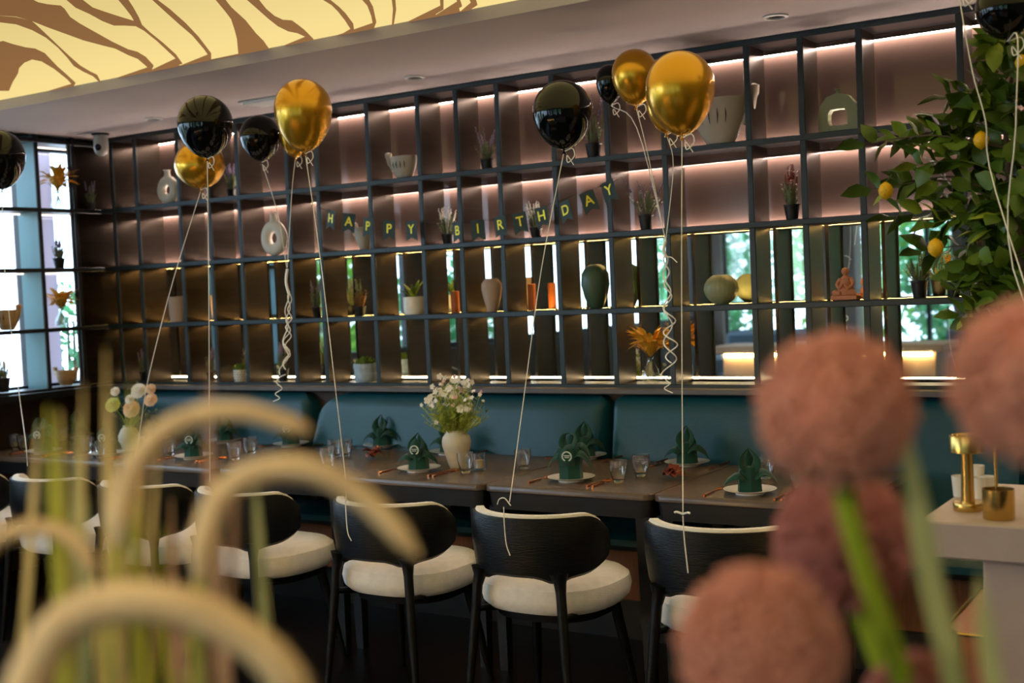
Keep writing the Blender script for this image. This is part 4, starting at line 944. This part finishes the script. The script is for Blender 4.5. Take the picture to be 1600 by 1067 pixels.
MB().lathe([(0, 0), (r*.97, 0), (r, .002), (r, h), (r*.93, h), (r*.92, h*.2), (0, h*.18)], p, 40, cap0=False, cap1=False).build('cylinder', K['brass'], cup)
MB().tube([p+Vector((-.004, 0, h*.2)), p+Vector((-.005, 0, h+118/k))], .0042, 10).build('rod', K['brass'], cup)
MB().lathe([(0, 0), (.03, 0), (.032, .018), (0, .022)], p+Vector((-.005, 0, h+118/k)), 24, cap0=False, cap1=False).build('rod_cap', K['brass'], cup)
for x, y, l in [(1500, 775, 'small white cup left behind the brass lamp'), (1529, 778, 'small white cup right of the brass lamp stem'), (1552, 740, 'white cup furthest back on the counter'), (1543, 776, 'white cup between the two brass lamps')]:
    p = pz(x, y, KZ); p.y = min(p.y, -1.47); o = MB().lathe([(0, 0), (.017, 0), (.021, .055), (.019, .055), (.016, .006), (0, .005)], p, 24, cap0=False, cap1=False).build('cup', K['white']); tag(o, l, 'cup', 'white cups on the counter')
cb = thing('side_cabinet', 'low wood cabinet with chamfered corner and brass edging under the counter end', 'cabinet', (-.8, -1.25, 0))
pl = [(-.906, -.951), (-.896, -1.449), (-.849, -1.500), (-.70, -1.500), (-.70, -.951)]
MB().rings([[Vector((a, b_, 0)) for a, b_ in pl], [Vector((a, b_, .494)) for a, b_ in pl]]).build('body', K['wood_panel'], cb, False)
for i in range(4):
    a, b_ = pl[i], pl[(i+1) % 5]; MB().tube([(a[0], a[1], .5), (b_[0], b_[1], .5)], .0055, 6).build('brass_edge', K['brass'], cb)
for i in (1, 2): MB().tube([(pl[i][0], pl[i][1], 0), (pl[i][0], pl[i][1], .5)], .0045, 6).build('brass_edge', K['brass'], cb)

# ================================================================== LEMON TREE
TY = -1.30
lt = thing('lemon_tree', 'leafy potted lemon tree with yellow fruit at the right', 'tree', pY(1640, 900, TY)*1)
base = pY(1650, 900, TY); base.y = -1.16; base.z = 0; lt.location = base; WL[lt.name] = base
MB().lathe([(0, 0), (.12, 0), (.16, .36), (.17, .40), (.15, .40), (.145, .35), (0, .35)], base, 32, cap0=False, cap1=False).build('pot', K['offwhite'], lt)
MB().lathe([(.146, .352), (0, .36)], base, 24, cap0=False, cap1=False).build('soil', K['soil'], lt)
stem = [base+Vector((0, 0, .35))]+[pY(x, y, TY+dy) for x, y, dy in [(1632, 640, .0), (1612, 520, .02), (1598, 410, -.02), (1580, 300, .02), (1572, 210, 0), (1580, 130, .02), (1590, 60, .0)]]
sc_ = curve(stem, 4); MB().tube(sc_, [.016-.0115*i/(len(sc_)-1) for i in range(len(sc_))], 8).build('trunk', K['bark'], lt)
def leafmesh(L, w, curl):
    g = MB(); pts = [Vector((0, 0, 0)), Vector((0, L*.14, .001)), Vector((0, L*.4, curl*L*.35)), Vector((0, L*.7, curl*L*.2)), Vector((0, L, -curl*L*.2))]
    g.petal(pts, [.0012, w*.35, w*.5, w*.42, .0008], (1, 0, 0), .28); return g
LM = []
for i in range(6):
    me = leafmesh(.068+.006*i, .048+.004*(i % 3), .3+.1*(i % 3)).mesh('leaf', K['leaf'] if i % 3 else K['leaf2']); LM.append(me)
rnd = random.Random(21); nleaf = 0
def add_leaf(parent, base_pt, d, twist):
    d = d.normalized(); x = d.cross(Vector((0, 0, 1)));
    if x.length < .05: x = Vector((1, 0, 0))
    x.normalize(); z = x.cross(d); R = Matrix((x, d, z)).transposed() @ Matrix.Rotation(twist, 3, 'Y')
    o = bpy.data.objects.new('leaf', rnd.choice(LM)); COL.objects.link(o); o.parent = parent
    m = R.to_4x4(); m.translation = Vector(base_pt)-WL[lt.name]; o.matrix_local = m
tips = [(1352, 224, 0), (1362, 296, -.05), (1405, 215, .05), (1482, 150, 0), (1548, 72, -.05), (1592, 74, .05), (1515, 172, -.06), (1445, 205, .02), (1398, 338, 0), (1440, 392, .04), (1432, 258, -.08), (1470, 305, .06), (1500, 232, .02),
        (1505, 430, 0), (1500, 490, -.05), (1540, 470, .05), (1600, 300, -.08), (1620, 200, 0), (1640, 420, .05), (1560, 335, -.1), (1610, 120, -.05), (1535, 265, .08), (1552, 415, .04), (1462, 348, -.05), (1412, 285, .06), (1580, 250, .1), (1590, 370, .1), (1530, 360, -.05), (1560, 180, .06), (1585, 470, 0)]
for (x, y, dy) in tips:
    t = pY(x, y, TY+dy)
    sb = min(sc_[6:], key=lambda q: (q-t).length+max(0, q.z-t.z+.03)*2.0)
    L = (t-sb); mid = sb+L*.5+Vector((0, 0, .03)); cv = curve([sb, mid, t], 5)
    MB().tube(cv, [.004-.0028*i/(len(cv)-1) for i in range(len(cv))], 5).build('twig', K['bark'] if L.length > .3 else K['leaf'], lt)
    nl = 10; side = 1
    for k in range(nl):
        f = .28+.72*k/(nl-1); i = min(len(cv)-2, int(f*(len(cv)-1))); q = cv[i].lerp(cv[i+1], f*(len(cv)-1)-i); tg = (cv[i+1]-cv[i]).normalized()
        s = tg.cross(Vector((rnd.uniform(-.4, .4), -1, rnd.uniform(-.4, .4)))).normalized()*side; side = -side
        d = tg*.7+s*.8+Vector((0, 0, rnd.uniform(-.35, .45))) if k < nl-1 else tg
        add_leaf(lt, q, d, rnd.uniform(-.9, .9))
g = MB(); rnd = random.Random(77)
for i in range(330):
    x = rnd.gauss(1590, 50); y = rnd.uniform(90, 560)
    if x < 1480+abs(y-330)*.12: continue
    q = pY(x, y, TY+rnd.uniform(-.10, .14)); d = Vector((rnd.uniform(-1, 1), rnd.uniform(-.6, .6), rnd.uniform(-.5, .7))).normalized(); sd = d.orthogonal().normalized(); sd = Matrix.Rotation(rnd.uniform(0, 6.28), 3, d)@sd; n_ = d.cross(sd)
    L = rnd.uniform(.055, .085); w = L*.33
    g.petal([q, q+d*L*.15, q+d*L*.45+n_*L*.08, q+d*L*.75+n_*L*.06, q+d*L], [.001, w*.7, w, w*.8, .001], sd, .25)
tag(g.build('inner_foliage', K['leaf'], lt), kind='stuff')
for x, y, r_, dy in [(1384, 298, 11.5, -.07), (1462, 387, 12.5, -.08), (1533, 219, 12, -.07), (1597, 98, 11, -.06)]:
    c = pY(x, y, TY+dy); r = r_/ppm(c); g = MB().lathe([(.001, r*1.22), (r*.3, r*1.1), (r*.75, r*.75), (r, r*.1), (r*.9, -r*.5), (r*.5, -r*.95), (r*.2, -r*1.1), (.001, -r*1.25)], c, 18)
    g.build('lemon', K['lemon'], lt); MB().tube([c+Vector((0, 0, r*1.1)), c+Vector((.01, .03, r*2.2))], .0015, 5).build('fruit_stalk', K['leaf'], lt)

# ================================================================== FOREGROUND: PLANTER WITH GRASSES AND ROUND PINK BLOOMS
PC = pD(800, 533, .98); hz = Vector((CF.x, CF.y, 0)).normalized(); hr = Vector((hz.y, -hz.x, 0)); rzp = math.atan2(hr.y, hr.x)
plt = thing('planter_box', 'tall grey planter divider close to the camera, holding the grasses', 'planter', (PC.x, PC.y, 0))
TOPZ = 1.06; SOILZ = 1.03
for s, dd in ((0, -.26), (0, .26)): MB().box((PC.x+hz.x*dd, PC.y+hz.y*dd, TOPZ/2), (1.44, .03, TOPZ), rzp).build('side_panel', K['counter'], plt, False)
for s in (-1, 1): MB().box((PC.x+hr.x*.705*s, PC.y+hr.y*.705*s, TOPZ/2), (.03, .49, TOPZ), rzp).build('end_panel', K['counter'], plt, False)
MB().box((PC.x, PC.y, SOILZ-.05), (1.38, .49, .1), rzp).build('soil', K['soil'], plt, False)
def ground(px, D_):
    """where a stalk seen at column px, depth D_ enters the soil"""
    q = pD(px, 1300, D_); q.z = SOILZ-.01; return q
def allium(x, y, r_px, D_, m, label, stem_pts, sm='stem', seed=1, r_st=.0085):
    c = pD(x, y, D_); r = r_px*D_/F_PX; rnd = random.Random(seed)
    q0 = ground(stem_pts[-1][0], stem_pts[-1][2]); e = thing('allium', label, 'flower', q0, 'round pink blooms')
    MB().tube(curve([c]+[pD(a, b, d) for a, b, d in stem_pts]+[q0], 5), r_st, 8).build('stem', K[sm], e)
    MB().ball(c, r*.74, 20).build('flower_core', K[m], e)
    g = MB(); N = 900
    for i in range(N):
        z = 1-2*(i+.5)/N; a = i*2.39996; rr = math.sqrt(1-z*z); d = Vector((rr*math.cos(a), rr*math.sin(a), z)); d = (d+Vector((rnd.uniform(-.08, .08), rnd.uniform(-.08, .08), rnd.uniform(-.08, .08)))).normalized()
        o_ = d.orthogonal().normalized(); b_ = d.cross(o_); q = c+d*r*.70; t = c+d*r*rnd.uniform(.9, 1.04); w = r*.055
        g.add([q, t+o_*w, t+b_*w, t-o_*w, t-b_*w, t+d*w*.4], [(0, 1, 2), (0, 2, 3), (0, 3, 4), (0, 4, 1), (1, 2, 5), (2, 3, 5), (3, 4, 5), (4, 1, 5)])
    tag(g.build('florets', K[m], e, False), kind='stuff'); return e
allium(1305, 640, 122, .86, 'allium', 'round dusty pink bloom over the right end of the table', [(1318, 760, .88), (1345, 870, .89), (1400, 1030, .9), (1440, 1180, .92)], 'stem', 1)
allium(1318, 845, 108, 1.0, 'allium2', 'darker mauve bloom directly below the largest pink one', [(1335, 930, 1.0), (1365, 1000, 1.0), (1390, 1100, 1.0)], 'stem', 2, .010)
allium(1188, 1010, 128, .80, 'allium', 'pale pink bloom at the bottom edge right of centre', [(1200, 1150, .82)], 'stem2', 3)
allium(1625, 595, 135, .80, 'allium', 'large pink bloom cut off by the right picture edge', [(1640, 760, .82), (1660, 1000, .84)], 'stem2', 4)
allium(1452, 1125, 105, .92, 'allium2', 'mauve bloom barely rising over the bottom right edge', [(1460, 1230, .93)], 'stem2', 5)
def foxtail(pts, w0, w1, D_, label, seed, stalk, n=1400):
    e = thing('foxtail_grass', label, 'ornamental grass', ground(stalk[0], D_), 'cream foxtail plumes'); rnd = random.Random(seed)
    cv = curve([pD(x, y, D_) for x, y in pts], 8); N = len(cv); q = D_/F_PX
    rad = [q*.5*(w0+(w1-w0)*i/(N-1))*min(1, .35+i/(N*.12), .25+(N-1-i)/(N*.10)) for i in range(N)]
    MB().tube(cv, [a*.72 for a in rad], 12).build('plume', K['foxtail'], e)
    g = MB()
    for i in range(n):
        f = rnd.random()*(N-1.001); k = int(f); c = cv[k].lerp(cv[k+1], f-k); t = (cv[k+1]-cv[k]).normalized(); a = t.orthogonal().normalized(); a = Matrix.Rotation(rnd.uniform(0, 2*PI), 3, t)@a
        d = (a+t*.5).normalized(); L = rad[k]*rnd.uniform(.85, 1.15); s = t.cross(a)*.0007; b = c+a*rad[k]*.5
        g.add([b-s, b+s, c+d*L*1.1], [(0, 1, 2)])
    tag(g.build('bristles', K['foxtail'], e, False), kind='stuff')
    MB().tube(curve([cv[0], pD(stalk[0], 1120, D_), ground(stalk[0], D_)], 5), .0032, 6).build('stalk', K['blade2'], e)
foxtail([(30, 1130), (50, 1050), (100, 975), (180, 942), (270, 945), (350, 975), (420, 1025), (480, 1100)], 96, 78, .74, 'largest cream foxtail plume arching over the bottom left corner', 1, (30,))
foxtail([(312, 905), (322, 830), (350, 770), (410, 735), (480, 733), (545, 762), (600, 808), (652, 868)], 62, 46, .82, 'cream foxtail plume arching over the third chair', 2, (305,))
foxtail([(185, 850), (192, 780), (215, 720), (258, 672), (320, 646), (380, 642), (435, 656), (485, 672)], 60, 34, .86, 'highest cream foxtail plume, arching in front of the far napkins', 3, (175,))
foxtail([(-40, 880), (-10, 845), (40, 826), (90, 830), (125, 855), (148, 895)], 40, 30, .88, 'small cream foxtail plume at the left picture edge', 4, (-40,))
rnd = random.Random(33)
BL = []
for i in range(34):
    x = rnd.choice([rnd.gauss(235, 55), rnd.gauss(190, 70), rnd.uniform(20, 420), rnd.uniform(150, 330)]); BL.append((x, rnd.uniform(600, 900), rnd.uniform(.92, 1.16), rnd.uniform(-40, 40), rnd.choice(['blade', 'blade', 'blade2', 'blade3', 'stem2']), rnd.uniform(.0022, .0045)))
BL += [(165, 545, 1.0, 6, 'blade', .003), (330, 560, 1.0, 0, 'blade3', .002), (205, 600, 1.0, 20, 'blade2', .003), (130, 600, 1.0, -10, 'blade', .003), (95, 640, 1.0, 30, 'blade3', .003), (1408, 640, .85, 95, 'stem2', .0085), (1530, 900, .8, 30, 'stem2', .006)]
gt = thing('grass_clump', 'clump of straw, green and rust grass blades in the foreground left', 'ornamental grass', ground(200, 1.0))
for i, (x, y, D_, lean, m, w) in enumerate(BL):
    a = pD(x, y, D_); b = pD(x+lean*.45, y+(1150-y)*.5, D_); c = pD(x+lean, 1150, D_); g0 = ground(x+lean, D_)
    cv = curve([a, b, c, g0], 4); ws = [w*min(1, .15+k/3) for k in range(len(cv))]
    MB().petal(cv, ws, CR, .35).build('blade', K[m], gt, solid=.0006)
